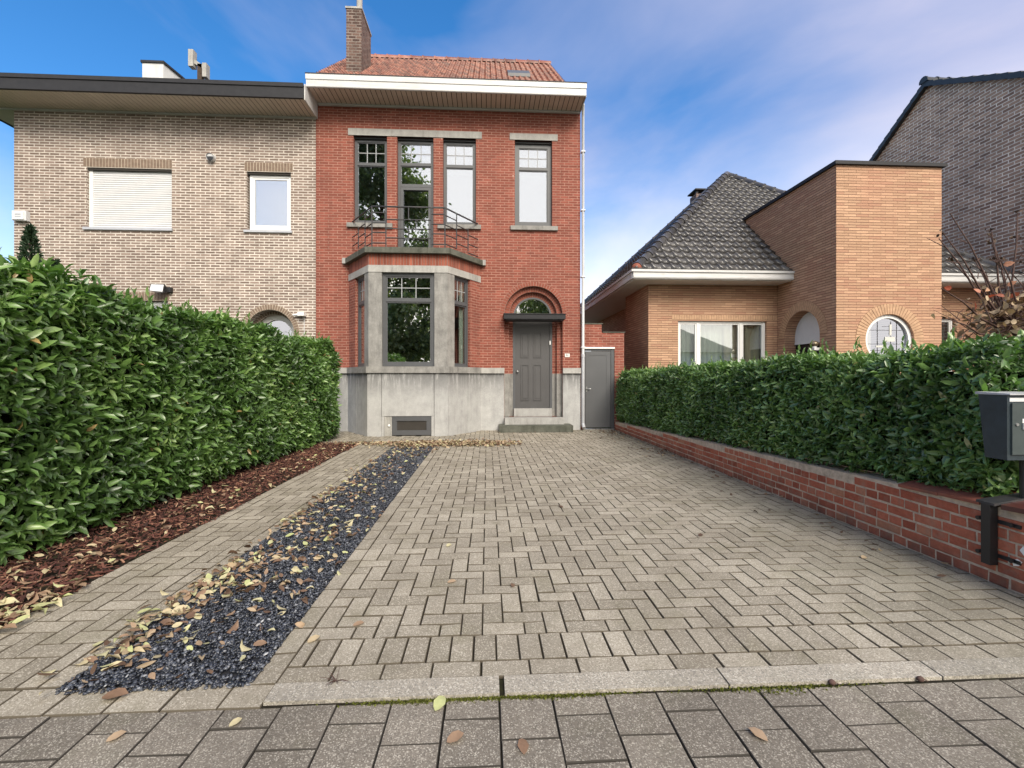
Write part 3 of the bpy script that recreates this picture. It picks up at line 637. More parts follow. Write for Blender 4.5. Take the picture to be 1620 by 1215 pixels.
# plinth panels
pl = MB()
for x0, x1 in ((-4.26, -3.98), (-3.97, -3.44), (-.205, .425), (1.935, 2.385)):
    pl = MB(); fbox(pl, F, x0, x1, -.02, 1.445, 0, .035); ob('plinth_panel', pl, 'plinth', red)
lg_ = MB()
for x0, x1 in ((-4.26, -3.38), (-.26, .43), (1.93, 2.388)):
    lg_ = MB(); fbox(lg_, F, x0, x1, 1.447, 1.585, 0, .085); ob('plinth_ledge', lg_, 'stone', red)
# bay
A, B, C_, D_b = Vector((-3.46, 11.6)), Vector((-2.71, 10.55)), Vector((-.917, 10.55)), Vector((-.18, 11.6))
def bayplan(o):
    k = o / math.tan(R(62.8)) if o else 0
    return [(A.x - o * 1.22, 11.60), (B.x - o * .52, B.y - o), (C_.x + o * .52, C_.y - o), (D_b.x + o * 1.22, 11.60)]
bay = MB(); bay.prism(bayplan(0.)[::1], 3.91, 4.17); ob('bay_brick_band', bay, 'red_soldier', red)
lt = MB(); lt.prism(bayplan(.012), 3.752, 3.91); ob('bay_lintel', lt, 'stone', red)
sl = MB(); sl.prism(bayplan(.11), 4.172, 4.30); ob('balcony_slab', sl, 'slab_stone', red)
for q in (-3.60, -.22):
    se = MB(); fbox(se, F, q, q + .18, 4.175, 4.31, 0, .10); ob('slab_end', se, 'step_stone', red)
sg = MB(); sg.prism(bayplan(.075), 1.445, 1.592); ob('bay_sill', sg, 'pier_stone', red)
FL_ = Fr((A.x, A.y), (B - A)); FR_ = Fr((C_.x, C_.y), (D_b - C_)); LS = (B - A).length; FF = Fr((B.x, B.y), (1, 0)); WF = C_.x - B.x
bp = MB(); bo = .03
OL = Fr((bayplan(bo)[0][0], 11.6), (Vector(bayplan(bo)[1]) - Vector(bayplan(bo)[0]))); 
core = MB()
z1_ = 1.444
# plinth panels round the bay as facing slabs on a core
core.prism(bayplan(.0), 0, 1.44)
bpo = ob('bay_plinth_core', core, 'groove', red)
def facing(fr, u0, u1, z0, z1):
    bp = MB(); fbox(bp, fr, u0, u1, z0, z1, -.02, .034); ob('bay_plinth_panel', bp, 'plinth', red)
facing(FL_, -.03, LS * .48, -.02, z1_); facing(FL_, LS * .48 + .010, LS + .012, -.02, z1_)
facing(FF, -.016, .295, -.02, z1_); facing(FF, .304, 1.485, .458, z1_); facing(FF, 1.496, WF + .016, -.02, z1_); facing(FF, .301, .36, -.02, .452); facing(FF, 1.43, 1.488, -.02, .452)
facing(FR_, -.012, LS * .56, -.02, z1_); facing(FR_, LS * .56 + .010, LS + .03, -.02, z1_)
cw = MB(); fbox(cw, FF, .362, .53, .0, .45, -.01, .018); o = ob('cellar_vent_panel', cw, 'stone', red)
hb = MB(); q = FF.p(.47, .24, .03); hb.sphere(q, .03, 10, 8, (1, .5, 1)); ob('vent_knob', hb, 'white_pvc', o)
window(red, FF, .535, 1.425, .02, .448, .022, 'anthracite', 'glass_black', fw=.10, name='cellar_window', fd=.02, inner=.012)
# piers
pr = MB()
pL = [B + (A - B).normalized() * .255, B, B + Vector((.30, 0))]; inn = Vector((.12, .10))
pr.prism([(pL[0].x, pL[0].y), (pL[1].x, pL[1].y), (pL[2].x, pL[2].y), (pL[2].x, pL[2].y + .16), (pL[0].x + .16, pL[0].y + .09)], 1.592, 3.752)
ob('bay_pier', pr, 'pier_stone', red)
pr = MB(); q0 = C_ + Vector((-.30, 0)); q2 = C_ + (D_b - C_).normalized() * .255
pr.prism([(q0.x, q0.y), (C_.x, C_.y), (q2.x, q2.y), (q2.x - .16, q2.y + .09), (q0.x, q0.y + .16)], 1.592, 3.752)
ob('bay_pier', pr, 'pier_stone', red)
bw = MB(); fbox(bw, FL_, 0, LS - .86, 1.592, 3.752, -.16, -.001); ob('bay_side_wall', bw, 'red_brick', red)
bw = MB(); fbox(bw, FR_, .86, LS, 1.592, 3.752, -.16, -.001); ob('bay_side_wall', bw, 'red_brick', red)
window(red, FF, .302, WF - .302, 1.60, 3.748, -.07, 'anthracite', 'glass_dark', fw=.075, transoms=(3.12,), muntins=((1, 3, 2),), name='bay_front_window')
window(red, FL_, LS - .858, LS - .257, 1.60, 3.748, -.07, 'anthracite', 'glass_dark', fw=.05, transoms=(3.12,), muntins=((1, 3, 2),), name='bay_side_window')
window(red, FR_, .257, .858, 1.60, 3.748, -.07, 'anthracite', 'glass_clear', fw=.05, transoms=(3.12,), muntins=((1, 3, 2),), name='bay_side_window')
cu = MB()
for k in range(9):
    u = .62 + .02 * k; cu.quad([FR_.p(u, 1.62, -.16 - .02 * (k % 2)), FR_.p(u + .02, 1.62, -.16 - .02 * ((k + 1) % 2)), FR_.p(u + .02, 3.7, -.16 - .02 * ((k + 1) % 2)), FR_.p(u, 3.7, -.16 - .02 * (k % 2))])
ob('curtain', cu, 'curtain', red)
# upper windows
wins = [(-3.35, -2.52, 5.24, 7.36, (6.74,), ((1, 3, 2),)), (-1.12, -.29, 5.24, 7.36, (6.74,), ((1, 3, 2),)), (.70, 1.66, 5.24, 7.36, (6.72,), ((1, 3, 2),))]
for k, (a, b_, c, e, tr, mu) in enumerate(wins):
    window(red, F, a + .005, b_ - .005, c, e, -.11, 'anthracite', 'glass', fw=.06 if k < 2 else .10, transoms=tr, muntins=mu, inner=.022)
    bx = MB(); fbox(bx, F, a + .003, b_ - .003, e, 7.408, -.17, -.06); ob('roller_box', bx, 'black', red)
dw = window(red, F, -2.265, -1.365, 4.32, 7.36, -.11, 'anthracite', 'glass', fw=.06, transoms=(6.22, 6.76), muntins=((2, 3, 2),), name='balcony_door', inner=.022)
df = MB()
for q in ((-2.20, -2.13, 4.38, 6.18), (-1.50, -1.43, 4.38, 6.18), (-2.13, -1.50, 6.11, 6.18), (-2.13, -1.50, 4.38, 4.50)): fbox(df, F, *q, -.12, -.095)
ob('door_leaf', df, 'anthracite', dw)
bx = MB(); fbox(bx, F, -2.267, -1.363, 7.36, 7.408, -.17, -.06); ob('roller_box', bx, 'black', red)
def lintel(x0, x1):
    s = MB(); fbox(s, F, x0, x1, 7.412, 7.59, -.05, .02); return s
for x0, x1 in ((-3.48, -2.414), (-2.408, -1.253), (-1.247, -.14)):
    ls = MB(); fbox(ls, F, x0, x1, 7.41, 7.58, -.05, .018); ob('lintel', ls, 'stone', red)
ls = MB(); fbox(ls, F, .57, 1.80, 7.41, 7.57, -.05, .018); ob('lintel', ls, 'stone', red)
for x0, x1 in ((-3.50, -2.38), (-1.25, -.16), (.59, 1.80)):
    s = MB(); u0, u1 = x0, x1
    s.hexa([F.p(u0, 5.10, .07), F.p(u1, 5.10, .07), F.p(u1, 5.10, -.15), F.p(u0, 5.10, -.15), F.p(u0, 5.205, .07), F.p(u1, 5.205, .07), F.p(u1, 5.24, -.15), F.p(u0, 5.24, -.15)])
    ob('window_sill', s, 'pier_stone', red)
# railing
rl = MB(); T = lambda a, b_, r=.014: rl.tube([a, b_], r, 6)
zt = 5.23; c1, c2 = (-2.62, 10.50), (-.97, 10.50); e1, e2 = (-3.36, 11.56), (-.24, 11.56)
P3 = lambda p, z: (p[0], p[1], z)
rl.tube([P3(e1, zt), P3(c1, zt), P3(c2, zt), P3(e2, zt)], .020, 6)
for p in (c1, c2): rl.tube([P3(p, 4.29), P3(p, zt)], .016, 6)
for x in (-2.305, -1.285): T((x, 10.5, 4.40), (x, 10.5, 5.10 if x < -2 else zt))
T((-2.305, 10.5, 4.29), (-2.305, 10.5, 4.4)); T((-1.285, 10.5, 4.29), (-1.285, 10.5, 4.4))
for z in (5.09, 4.86, 4.64, 4.40):
    T((-2.62, 10.5, z), (-2.305, 10.5, z)); T((-1.285, 10.5, z - .01), (-.97, 10.5, z - .01))
for z in (4.94, 4.73, 4.52): T((-2.305, 10.5, z), (-1.285, 10.5, z))
T((-1.795, 10.5, 4.94), (-1.795, 10.5, 5.23)); T((-1.63, 10.5, 4.73), (-1.63, 10.5, 4.94)); T((-1.795, 10.5, 4.52), (-1.795, 10.5, 4.73))
lp = lambda a, b_, t: (a[0] + (b_[0] - a[0]) * t, a[1] + (b_[1] - a[1]) * t)
for c, e in ((c1, e1), (c2, e2)):
    for t in (.33, .68): T(P3(lp(c, e, t), 4.40 if t < .5 else 4.45), P3(lp(c, e, t), zt - .02 if t < .5 else 4.98))
    for z in (5.06, 4.84, 4.62, 4.40): T(P3(c, z), P3(lp(c, e, .33), z))
    for z in (4.95, 4.73, 4.52): T(P3(lp(c, e, .33), z), P3(lp(c, e, .68), z))
    for z in (4.84, 4.62, 4.40): T(P3(lp(c, e, .68), z), P3(e, z))
ob('balcony_railing', rl, 'metal_dark', red)
# eaves
def soffit(x0, x1, y0, y1, z, bw, m='soffit'):
    s = MB(); n = round((x1 - x0) / bw); w = (x1 - x0) / n
    for i in range(n): s.box(x0 + i * w + .008, x0 + (i + 1) * w - .008, y0, y1, z, z + .012)
    g = MB(); g.box(x0, x1, y0, y1, z + .010, z + .03); return s, g
s, g = soffit(-4.22, 2.37, 10.95, 11.598, 8.17, .12); so = ob('soffit', s, 'soffit', red); ob('soffit_backing', g, 'groove', so)
fa = MB(); fa.box(-4.24, 2.39, 10.90, 10.94, 8.155, 8.42); fa.box(-4.25, 2.40, 10.885, 10.90, 8.33, 8.45); fa.box(-4.24, 2.39, 10.893, 10.90, 8.165, 8.20)
fa.box(-4.25, -4.215, 10.94, 11.60, 8.155, 8.44); fa.box(2.375, 2.40, 10.94, 11.7, 8.155, 8.44); fa.box(-4.2, 2.385, 11.55, 11.597, 8.12, 8.168); ob('fascia', fa, 'fascia', red)
cp = MB(); cp.box(-4.26, 2.41, 10.88, 11.3, 8.452, 8.475); cp.box(-4.26, 2.41, 11.3, 11.9, 8.40, 8.46); ob('roof_edge', cp, 'black_fascia', red)
# roof with pantiles
def tiles(mb, P0, U, S, w, l, lim, tw=.24, tl=.33, amp=.028, nu=6, lf=.052):
    P0 = Vector(P0); U = Vector(U).normalized(); S = Vector(S).normalized(); N = U.cross(S)
    def prof(f): return amp * (math.cos(2 * math.pi * (f - .15)) * .6 + .4 * math.cos(4 * math.pi * (f - .1)))
    for j in range(int(l / tl) + 1):
        s0 = j * tl; s1 = s0 + tl * 1.06
        lo, hi = lim(s0 + tl * .5)
        if hi - lo < .05: continue
        for i in range(int(lo / tw) - 1, int(hi / tw) + 1):
            if (i + 1) * tw < lo or i * tw > hi: continue
            vs = []; jit = random.uniform(-.004, .004)
            for s, lift in ((s0, .030), (s0, lf), (s1, .008)):
                for k in range(nu + 1):
                    f = k / nu; u = (i + f) * tw; cl = min(max(u, lim(s)[0]), lim(s)[1])
                    q = P0 + U * cl + S * min(s, l) + N * ((prof(f) + lift + jit) if (lift != .030) else prof(f) - .005)
                    vs.append(q)
            fs = [(r_ * (nu + 1) + k, r_ * (nu + 1) + k + 1, (r_ + 1) * (nu + 1) + k + 1, (r_ + 1) * (nu + 1) + k) for r_ in range(2) for k in range(nu)]
            mb.add(vs, fs, random.random(), True)
def ridge(mb, a, b_, r=.12, seg=.36, n=8, up=Vector((0, 0, 1))):
    a, b_ = Vector(a), Vector(b_); L = (b_ - a).length; d = (b_ - a).normalized(); sd = d.cross(up).normalized(); u = sd.cross(d)
    m = max(1, round(L / seg)); st = L / m
    for i in range(m):
        vs = []
        for t, rr in ((i * st, r * 1.12), (i * st + .04, r * 1.12), (i * st + .05, r), ((i + 1) * st + .03, r * .92)):
            for k in range(n + 1): an = math.pi * (k / n) * 1.16 - .08 * math.pi; vs.append(a + d * t + sd * math.cos(an) * rr + u * (math.sin(an) * rr - .02))
        vs0 = vs[:n + 1]
        mb.add(vs, [(q * (n + 1) + k, q * (n + 1) + k + 1, (q + 1) * (n + 1) + k + 1, (q + 1) * (n + 1) + k) for q in range(3) for k in range(n)], random.random(), True)
        mb.add(vs0, [tuple(range(n + 1))], .2)
rf = MB(); X0r, X1r = XL + .02, 2.0; yr, zr = 14.5, 11.35; y0r, z0r = 11.15, 8.50
sl_ = math.hypot(yr - y0r, zr - z0r)
tiles(rf, (X0r, y0r, z0r), (1, 0, 0), (0, yr - y0r, zr - z0r), X1r - X0r, sl_, lambda s: (0, X1r - X0r), tw=.15, tl=.20, amp=.030)
ridge(rf, (X0r, yr, zr + .03), (X1r, yr, zr + .03))
rf.quad([(X0r, y0r, z0r - .02), (X1r, y0r, z0r - .02), (X1r, yr, zr - .02), (X0r, yr, zr - .02)]); rf.quad([(X1r, 18, 8.4), (X0r, 18, 8.4), (X0r, yr, zr), (X1r, yr, zr)])
rf.quad([(X1r - .01, y0r, z0r), (X1r - .01, 18, 8.4), (X1r - .01, yr, zr)]); rf.quad([(X0r, 18, 8.4), (X0r, y0r, z0r), (X0r, yr, zr)]); rf.box(XL, XR, 11.3, 20, 8.29, 8.38)
ro = ob('roof', rf, 'tile_red', red)
v = MB(); v.box(X1r - .02, X1r + .05, y0r + .1, y0r + .101, 8.5, 8.6)
sk = MB(); t_ = .30; yk = y0r + (yr - y0r) * t_; zk = z0r + (zr - z0r) * t_
sk.hexa([(.55, yk, zk + .05), (1.15, yk, zk + .05), (1.15, yk + .5, zk + .47), (.55, yk + .5, zk + .47), (.55, yk, zk + .14), (1.15, yk, zk + .14), (1.15, yk + .5, zk + .55), (.55, yk + .5, zk + .55)]); ob('skylight', sk, 'anthracite', ro)
ch = MB(); ch.box(-3.65, -3.26, 12.0, 12.95, 8.4, 10.93); cho = ob('chimney', ch, 'chimney_brick', ro)
ch = MB(); ch.box(-3.67, -3.24, 11.98, 12.97, 10.90, 10.95); ch.tube([(-3.38, 12.25, 10.9), (-3.38, 12.25, 11.6)], .075, 10); ob('flue', ch, 'stone', cho)
dp = MB(); dp.tube([(2.445, 11.53, 1.92), (2.445, 11.53, 8.0), (2.40, 11.30, 8.2)], .036, 10)
for z in (2.1, 3.9, 5.6, 7.1): dp.box(2.395, 2.495, 11.48, 11.6, z, z + .03)
o = ob('drainpipe', dp, 'pvc_pipe', red)
dp = MB(); dp.tube([(2.445, 11.53, .14), (2.445, 11.53, 1.92)], .045, 10); dp.tube([(2.445, 11.53, 1.86), (2.445, 11.53, 1.94)], .052, 10); dp.tube([(2.445, 11.53, .16), (2.45, 11.44, .06)], .045, 10); ob('pipe_shoe', dp, 'zinc', o)
ob('number_digits', b, 'black', red)

# gate wall + gate
gw = thing('gate_wall', (3, 11.7, 0), 'stepped red brick wall above and beside the grey garden gate', 'wall')
FG = Fr((0, 11.62), (1, 0)); w = MB()
w.box(2.40, 2.95, 11.62, 11.85, 2.13, 2.72); w.box(2.95, 3.54, 11.62, 11.85, 2.13, 2.50); w.box(3.29, 3.54, 11.621, 11.849, 0, 2.13); w.box(2.40, 2.47, 11.625, 11.845, 0, 2.13)
ob('brickwork', w, 'red_brick', gw); w = MB(); w.box(2.38, 2.98, 11.60, 11.87, 2.722, 2.745); w.box(2.98, 3.56, 11.60, 11.87, 2.502, 2.525); ob('coping', w, 'slab_stone', gw)
w = MB(); w.box(2.47, 3.29, 11.60, 11.80, 2.085, 2.128); ob('lintel_strip', w, 'white_paint', gw)
gt = thing('garden_gate', (2.9, 11.65, 0), 'plain grey metal garden gate between the red house and the hedge', 'gate')
w = MB(); w.box(2.48, 2.52, 11.64, 11.70, .02, 2.08); w.box(3.20, 3.285, 11.64, 11.70, .02, 2.08); w.box(2.52, 3.20, 11.64, 11.70, 2.03, 2.08); ob('gate_frame', w, 'anthracite', gt)
w = MB(); w.box(2.53, 3.19, 11.655, 11.69, .05, 2.02)
for q in ((2.53, 2.62, .05, 2.02), (3.08, 3.19, .05, 2.02), (2.62, 3.08, 1.92, 2.02), (2.62, 3.08, .05, .14)): w.box(q[0], q[1], 11.647, 11.655, q[2], q[3])
lf = ob('gate_leaf', w, 'gate', gt)
w = MB(); w.tube([(2.56, 11.65, 1.05), (2.56, 11.60, 1.05), (2.66, 11.595, 1.05)], .01, 6); w.box(2.545, 2.575, 11.64, 11.648, .97, 1.1); ob('gate_handle', w, 'steel', lf)
w = MB(); w.box(2.47, 3.28, 11.58, 11.64, .0, .022); ob('gate_sill', w, 'steel', gt)

# ------------------------------------------------------------------ left house
lh = thing('grey_brick_house', (-8, 15, 0), 'grey brown brick house with flat overhanging roof and white shuttered window', 'house')
XA = -11.39; w = MB(); LC, LZ = -5.385, 2.44
fwall(w, F, rect(XA, XL - .004, 0, 8.0), [rect(-9.72, -7.73, 4.99, 6.45), rect(-5.95, -4.88, 4.98, 6.44), archpts(LC, LZ, .585, .1), rect(-9.2, -7.82, 1.2, 3.22)], 0, [.16, .14, .5, .14])
w.quad([(XA, 20, 0), (XA, D0, 0), (XA, D0, 8), (XA, 20, 8)]); w.quad([(XL - .01, 20, 0), (XA, 20, 0), (XA, 20, 8), (XL - .01, 20, 8)])
fwall(w, Fr((0, D0), (1, 0)), archpts(LC, LZ, .584, .11), [archpts(LC, LZ, .50, .12)], -.26, .12)
ob('wall', w, 'grey_brick', lh)
rm = MB(); rm.quad([(XA + .1, 14.5, 0), (XL - .1, 14.5, 0), (XL - .1, 14.5, 7.8), (XA + .1, 14.5, 7.8)]); rm.box(XA + .1, XL - .1, 12.2, 14.4, 4.0, 4.1); rm.box(-7.2, -7.1, 11.9, 14.4, 0, 7.8); ob('room', rm, 'room', lh)
m1, b1 = MB(), MB()
for q in ((-9.80, -7.72, 6.46, 6.68), (-6.0, -4.83, 6.45, 6.67), (-9.24, -7.79, 3.23, 3.43)): course(lh, F, *q, 'arch_grey', 'mortar_grey')
archring(lh, F, LC, LZ, .585, .715, 0, -20, 200, 40, 'arch_grey', 'mortar_grey'); archring(lh, F, LC, LZ, .50, .584, -.26, 0, 180, 26, 'arch_grey', 'mortar_grey')
# shuttered window
w = MB()
for q in ((-9.715, -9.63, 5.0, 6.44), (-7.75, -7.735, 5.0, 6.44), (-9.63, -7.75, 4.992, 5.008)): fbox(w, F, *q, -.14, -.06)
o = ob('shuttered_window', w, 'white_pvc', lh); w = MB(); z = 5.01
while z < 6.40:
    w.add([F.p(-9.63, z, -.10), F.p(-7.75, z, -.10), F.p(-7.75, z + .008, -.082), F.p(-9.63, z + .008, -.082), F.p(-7.75, z + .03, -.076), F.p(-9.63, z + .03, -.076), F.p(-7.75, z + .048, -.084), F.p(-9.63, z + .048, -.084), F.p(-7.75, z + .052, -.10), F.p(-9.63, z + .052, -.10)], [(0, 1, 2, 3), (3, 2, 4, 5), (5, 4, 6, 7), (7, 6, 8, 9)]); z += .053
ob('roller_shutter', w, 'shutter', o); w = MB(); fbox(w, F, -9.78, -7.70, 4.93, 4.99, -.1, .05); ob('window_sill', w, 'zinc', lh); w = MB(); fbox(w, F, -9.715, -7.735, 6.40, 6.45, -.15, -.02); ob('shutter_slot', w, 'groove', lh)
window(lh, F, -5.91, -4.885, 5.02, 6.40, -.08, 'white_pvc', 'glass', fw=.07, inner=.05); w = MB(); fbox(w, F, -6.0, -4.84, 4.93, 4.985, -.1, .05); ob('window_sill', w, 'zinc', lh)
w = MB(); fbox(w, F, -5.945, -4.885, 6.385, 6.44, -.14, -.03); ob('shutter_slot', w, 'groove', lh)
window(lh, F, -9.19, -7.83, 1.25, 3.2, -.10, 'white_pvc', 'glass', fw=.07, mullions=(-8.5,))
w = MB(); ring(w, F, LC, LZ, .37, .50, -.45, -.38, 0, 180, 28); fbox(w, F, LC - .5, LC - .37, .12, LZ, -.45, -.38); fbox(w, F, LC + .37, LC + .5, .12, LZ, -.45, -.38); o = ob('arched_door', w, 'white_pvc', lh)
w = MB(); fan(w, F, archpts(LC, LZ, .38, .3), -.42); ob('glass', w, 'glass', o)
w = MB(); w.tube([F.p(-6.77, 6.75, 0), F.p(-6.77, 6.73, .10)], .095, 18, cap=False); w.tube([F.p(-6.77, 6.75, 0), F.p(-6.77, 6.73, .09)], .075, 18); o = ob('wall_vent', w, 'pvc_pipe', lh)
w = MB(); w.tube([F.p(-6.77, 6.73, .085), F.p(-6.77, 6.73, .094)], .072, 18); ob('vent_opening', w, 'black', o)
w = MB(); fbox(w, F, -11.34, -11.02, 5.10, 5.33, 0, .10); o = ob('alarm_box', w, 'pvc_pipe', lh); w = MB(); fbox(w, F, -11.32, -11.06, 5.12, 5.31, .10, .12); o2 = ob('box_cover', w, 'white_paint', o)
w = MB(); fbox(w, F, -11.26, -11.12, 5.22, 5.26, .12, .123); fbox(w, F, -11.26, -11.12, 5.17, 5.20, .12, .123); ob('box_marking', w, 'zinc', o)
w = MB(); fbox(w, F, -7.80, -7.70, 3.42, 3.54, 0, .10); fl_ = ob('floodlight', w, 'black', lh)
w = MB(); w.hexa([F.p(-8.07, 3.40, .28), F.p(-7.79, 3.38, .22), F.p(-7.79, 3.42, .12), F.p(-8.07, 3.44, .16), F.p(-8.09, 3.60, .20), F.p(-7.81, 3.60, .14), F.p(-7.81, 3.56, .06), F.p(-8.09, 3.58, .10)]); ob('lamp_housing', w, 'black', fl_)
w = MB(); w.quad([F.p(-8.055, 3.42, .278), F.p(-7.80, 3.405, .222), F.p(-7.82, 3.585, .150), F.p(-8.07, 3.58, .208)]); ob('lamp_glass', w, 'pvc_pipe', fl_)
w = MB(); fbox(w, F, -4.74, -4.66, 2.86, 2.93, 0, .05); fbox(w, F, -4.66, -4.50, 2.86, 2.95, .0, .16); o = ob('security_camera', w, 'white_pvc', lh); w = MB(); w.tube([F.p(-4.80, 2.88, .08), F.p(-4.68, 2.90, .05)], .025, 8); w.tube([F.p(-4.55, 2.86, .01), F.p(-4.55, 1.6, .01)], .008, 6); ob('camera_cable', w, 'pvc_pipe', o)
# eaves
s, g = soffit(-12.2, -4.255, 10.85, 11.598, 7.82, .115); s.box(-12.2, -11.40, 11.60, 20, 7.82, 7.83); g.box(-12.2, -11.41, 11.61, 20, 7.835, 7.85); so = ob('soffit', s, M['soffit'], lh); ob('soffit_backing', g, 'groove', so)
w = MB(); w.box(-12.25, -4.256, 10.78, 10.84, 7.81, 8.12); w.box(-12.28, -4.256, 10.76, 10.80, 8.06, 8.15); w.box(-12.27, -12.2, 10.84, 20, 7.81, 8.12); w.box(-12.2, -4.256, 10.84, 20, 8.02, 8.10); ob('roof', w, 'black_fascia', lh)
w = MB(); w.box(-4.252, -4.226, 10.82, 11.6, 7.79, 8.16); w.box(-12.2, -4.256, 11.56, 11.597, 7.78, 7.818); ob('end_board', w, 'fascia', lh)
w = MB(); w.hexa([(-9.44, 13, 8.1), (-8.89, 13, 8.1), (-8.3, 15.2, 8.1), (-9.44, 15.2, 8.1), (-9.44, 13, 9.97), (-8.89, 13, 9.97), (-8.3, 15.2, 9.7), (-9.44, 15.2, 9.7)]); o = ob('chimney', w, 'render_white', lh)
w = MB(); w.hexa([(-9.47, 12.97, 9.97), (-8.86, 12.97, 9.97), (-8.27, 15.2, 9.72), (-9.44, 15.2, 9.72), (-9.47, 12.97, 10.03), (-8.86, 12.97, 10.03), (-8.27, 15.2, 9.78), (-9.44, 15.2, 9.78)]); ob('chimney_cap', w, 'black_fascia', o)
w = MB(); w.box(-7.99, -7.87, 13, 13.12, 8.1, 10.0); o = ob('antenna_post', w, 'bark', lh)
w = MB(); w.box(-8.20, -8.07, 12.95, 13.12, 9.90, 10.36); w.box(-7.83, -7.72, 12.95, 13.12, 9.62, 10.0); w.hexa([(-8.10, 13, 10.02), (-7.8, 13, 9.84), (-7.8, 13.1, 9.84), (-8.10, 13.1, 10.02), (-8.10, 13, 10.14), (-7.8, 13, 9.94), (-7.8, 13.1, 9.94), (-8.10, 13.1, 10.14)]); ob('antenna_bracket', w, 'stone', o)

# ------------------------------------------------------------------ bungalow
bg = thing('bungalow', (8.9, 16, 0), 'low buff brick bungalow with black tiled hip roof and square flat topped tower', 'house')
FB_ = Fr((0, 11.9), (1, 0)); FT = Fr((0, 9.82), (1, 0)); FTL = Fr((7.83, 11.9), (0, -1)); FS = Fr((4.28, 22), (0, -1))
w = MB()
fwall(w, FB_, rect(4.28, 7.83, 0, 3.95), [rect(5.09, 7.53, 1.2, 2.86)], 0, .12)
w.quad([(4.28, 13.9, 0), (4.28, 11.9, 0), (4.28, 11.9, 3.95), (4.28, 13.9, 3.95)]); w.quad([(5.0, 13.9, 0), (4.28, 13.9, 0), (4.28, 13.9, 3.95), (5.0, 13.9, 3.95)])
w.quad([(4.95, 21.5, 0), (4.95, 13.9, 0), (4.95, 13.9, 3.95), (4.95, 21.5, 3.95)]); ob('wall', w, 'yellow_brick', bg)
w = MB(); fwall(w, FB_, rect(10.33, 14.05, 0, 3.95), [rect(10.42, 12.9, 1.2, 2.97)], 0, .12); w.quad([(14.05, 11.9, 0), (14.05, 21.5, 0), (14.05, 21.5, 3.95), (14.05, 11.9, 3.95)])
ob('wall', w, 'yellow_brick', bg)
w = MB()
fwall(w, FT, rect(7.83, 10.33, 0, 6.12), [circ(9.09, 2.2, .57)], 0, .14)
fwall(w, FTL, rect(0.0, 2.08, 0, 6.12), [archpts(11.9 - 10.96, 2.37, .63, .9)], 0, .30)
w.quad([(10.33, 9.82, 0), (10.33, 13.6, 0), (10.33, 13.6, 6.12), (10.33, 9.82, 6.12)]); w.quad([(7.83, 13.6, 3.9), (7.83, 11.9, 3.9), (7.83, 11.9, 6.12), (7.83, 13.6, 6.12)]); w.quad([(10.33, 13.6, 3.9), (7.83, 13.6, 3.9), (7.83, 13.6, 6.12), (10.33, 13.6, 6.12)])
tw_ = ob('tower', w, 'yellow_brick', bg)
w = MB(); w.box(7.77, 10.40, 9.76, 13.66, 6.122, 6.20); ob('coping', w, 'black_fascia', tw_)
w = MB(); w.box(8.3, 10.2, 12.4, 12.5, .1, 6); w.box(8.7, 8.8, 10.0, 12.4, .1, 6); w.box(5.0, 7.8, 13.4, 13.5, 0, 3.9); w.box(10.4, 14, 13.4, 13.5, 0, 3.9); w.box(4.4, 7.7, 12.1, 13.4, 3.7, 3.9); ob('room', w, 'room', bg)
m1, b1 = MB(), MB()
course(bg, FB_, 4.92, 7.826, 2.89, 3.02, 'arch_yellow', 'mortar_dark', .058); course(bg, FB_, 10.34, 14.0, 3.0, 3.16, 'arch_yellow', 'mortar_dark', .058)
archring(bg, FT, 9.09, 2.2, .572, .81, 0, -30, 210, 44, 'arch_yellow', 'mortar_dark'); archring(bg, FTL, .94, 2.37, .632, .875, 0, 0, 180, 34, 'arch_yellow', 'mortar_dark')
window(bg, FB_, 5.10, 7.52, 1.22, 2.855, -.06, 'white_pvc', 'glass_clear', fw=.05, mullions=(5.66, 6.85), inner=.035, name='triple_window')
def curtain(u0, u1, d=-.25, z0=1.25, z1=2.83, fr=FB_, st=.045):
    c = MB(); n = int((u1 - u0) / st); pts_ = [(u0 + (u1 - u0) * k / n, d + .022 * math.sin(k * 1.9) + random.uniform(-.006, .006)) for k in range(n + 1)]
    for k in range(n): c.quad([fr.p(pts_[k][0], z0, pts_[k][1]), fr.p(pts_[k + 1][0], z0, pts_[k + 1][1]), fr.p(pts_[k + 1][0], z1, pts_[k + 1][1]), fr.p(pts_[k][0], z1, pts_[k][1])])
    return c
c = curtain(5.12, 7.5); ob('net_curtain', c, 'curtain', bg); c = curtain(6.45, 6.85, -.2, st=.05); ob('drape', c, 'soffit', bg); c = curtain(7.05, 7.5, -.2, st=.05); ob('drape', c, 'soffit', bg)
window(bg, FB_, 10.43, 12.89, 1.22, 2.965, -.06, 'white_pvc', 'glass_clear', fw=.05, mullions=(11.75,), name='double_window'); c = curtain(10.45, 12.86); ob('net_curtain', c, 'curtain', bg)
w = MB(); ring(w, FT, 9.09, 2.2, .49, .568, -.14, -.05, 0, 360, 44); o = ob('round_window', w, 'white_pvc', bg); w = MB(); fan(w, FT, circ(9.09, 2.2, .5), -.10); ob('glass', w, 'glass', o)
w = MB(); 
for (u0, u1, z0, z1) in ((8.68, 9.5, 2.415, 2.425), (8.6, 9.58, 2.10, 2.11), (8.88, 8.89, 1.8, 2.62), (9.20, 9.21, 2.1, 2.62), (9.34, 9.35, 1.8, 2.62), (8.6, 9.58, 1.95, 1.96), (9.0, 9.2, 2.50, 2.507)): fbox(w, FT, u0, u1, z0, z1, -.10, -.094)
ob('leadwork', w, 'black', o)
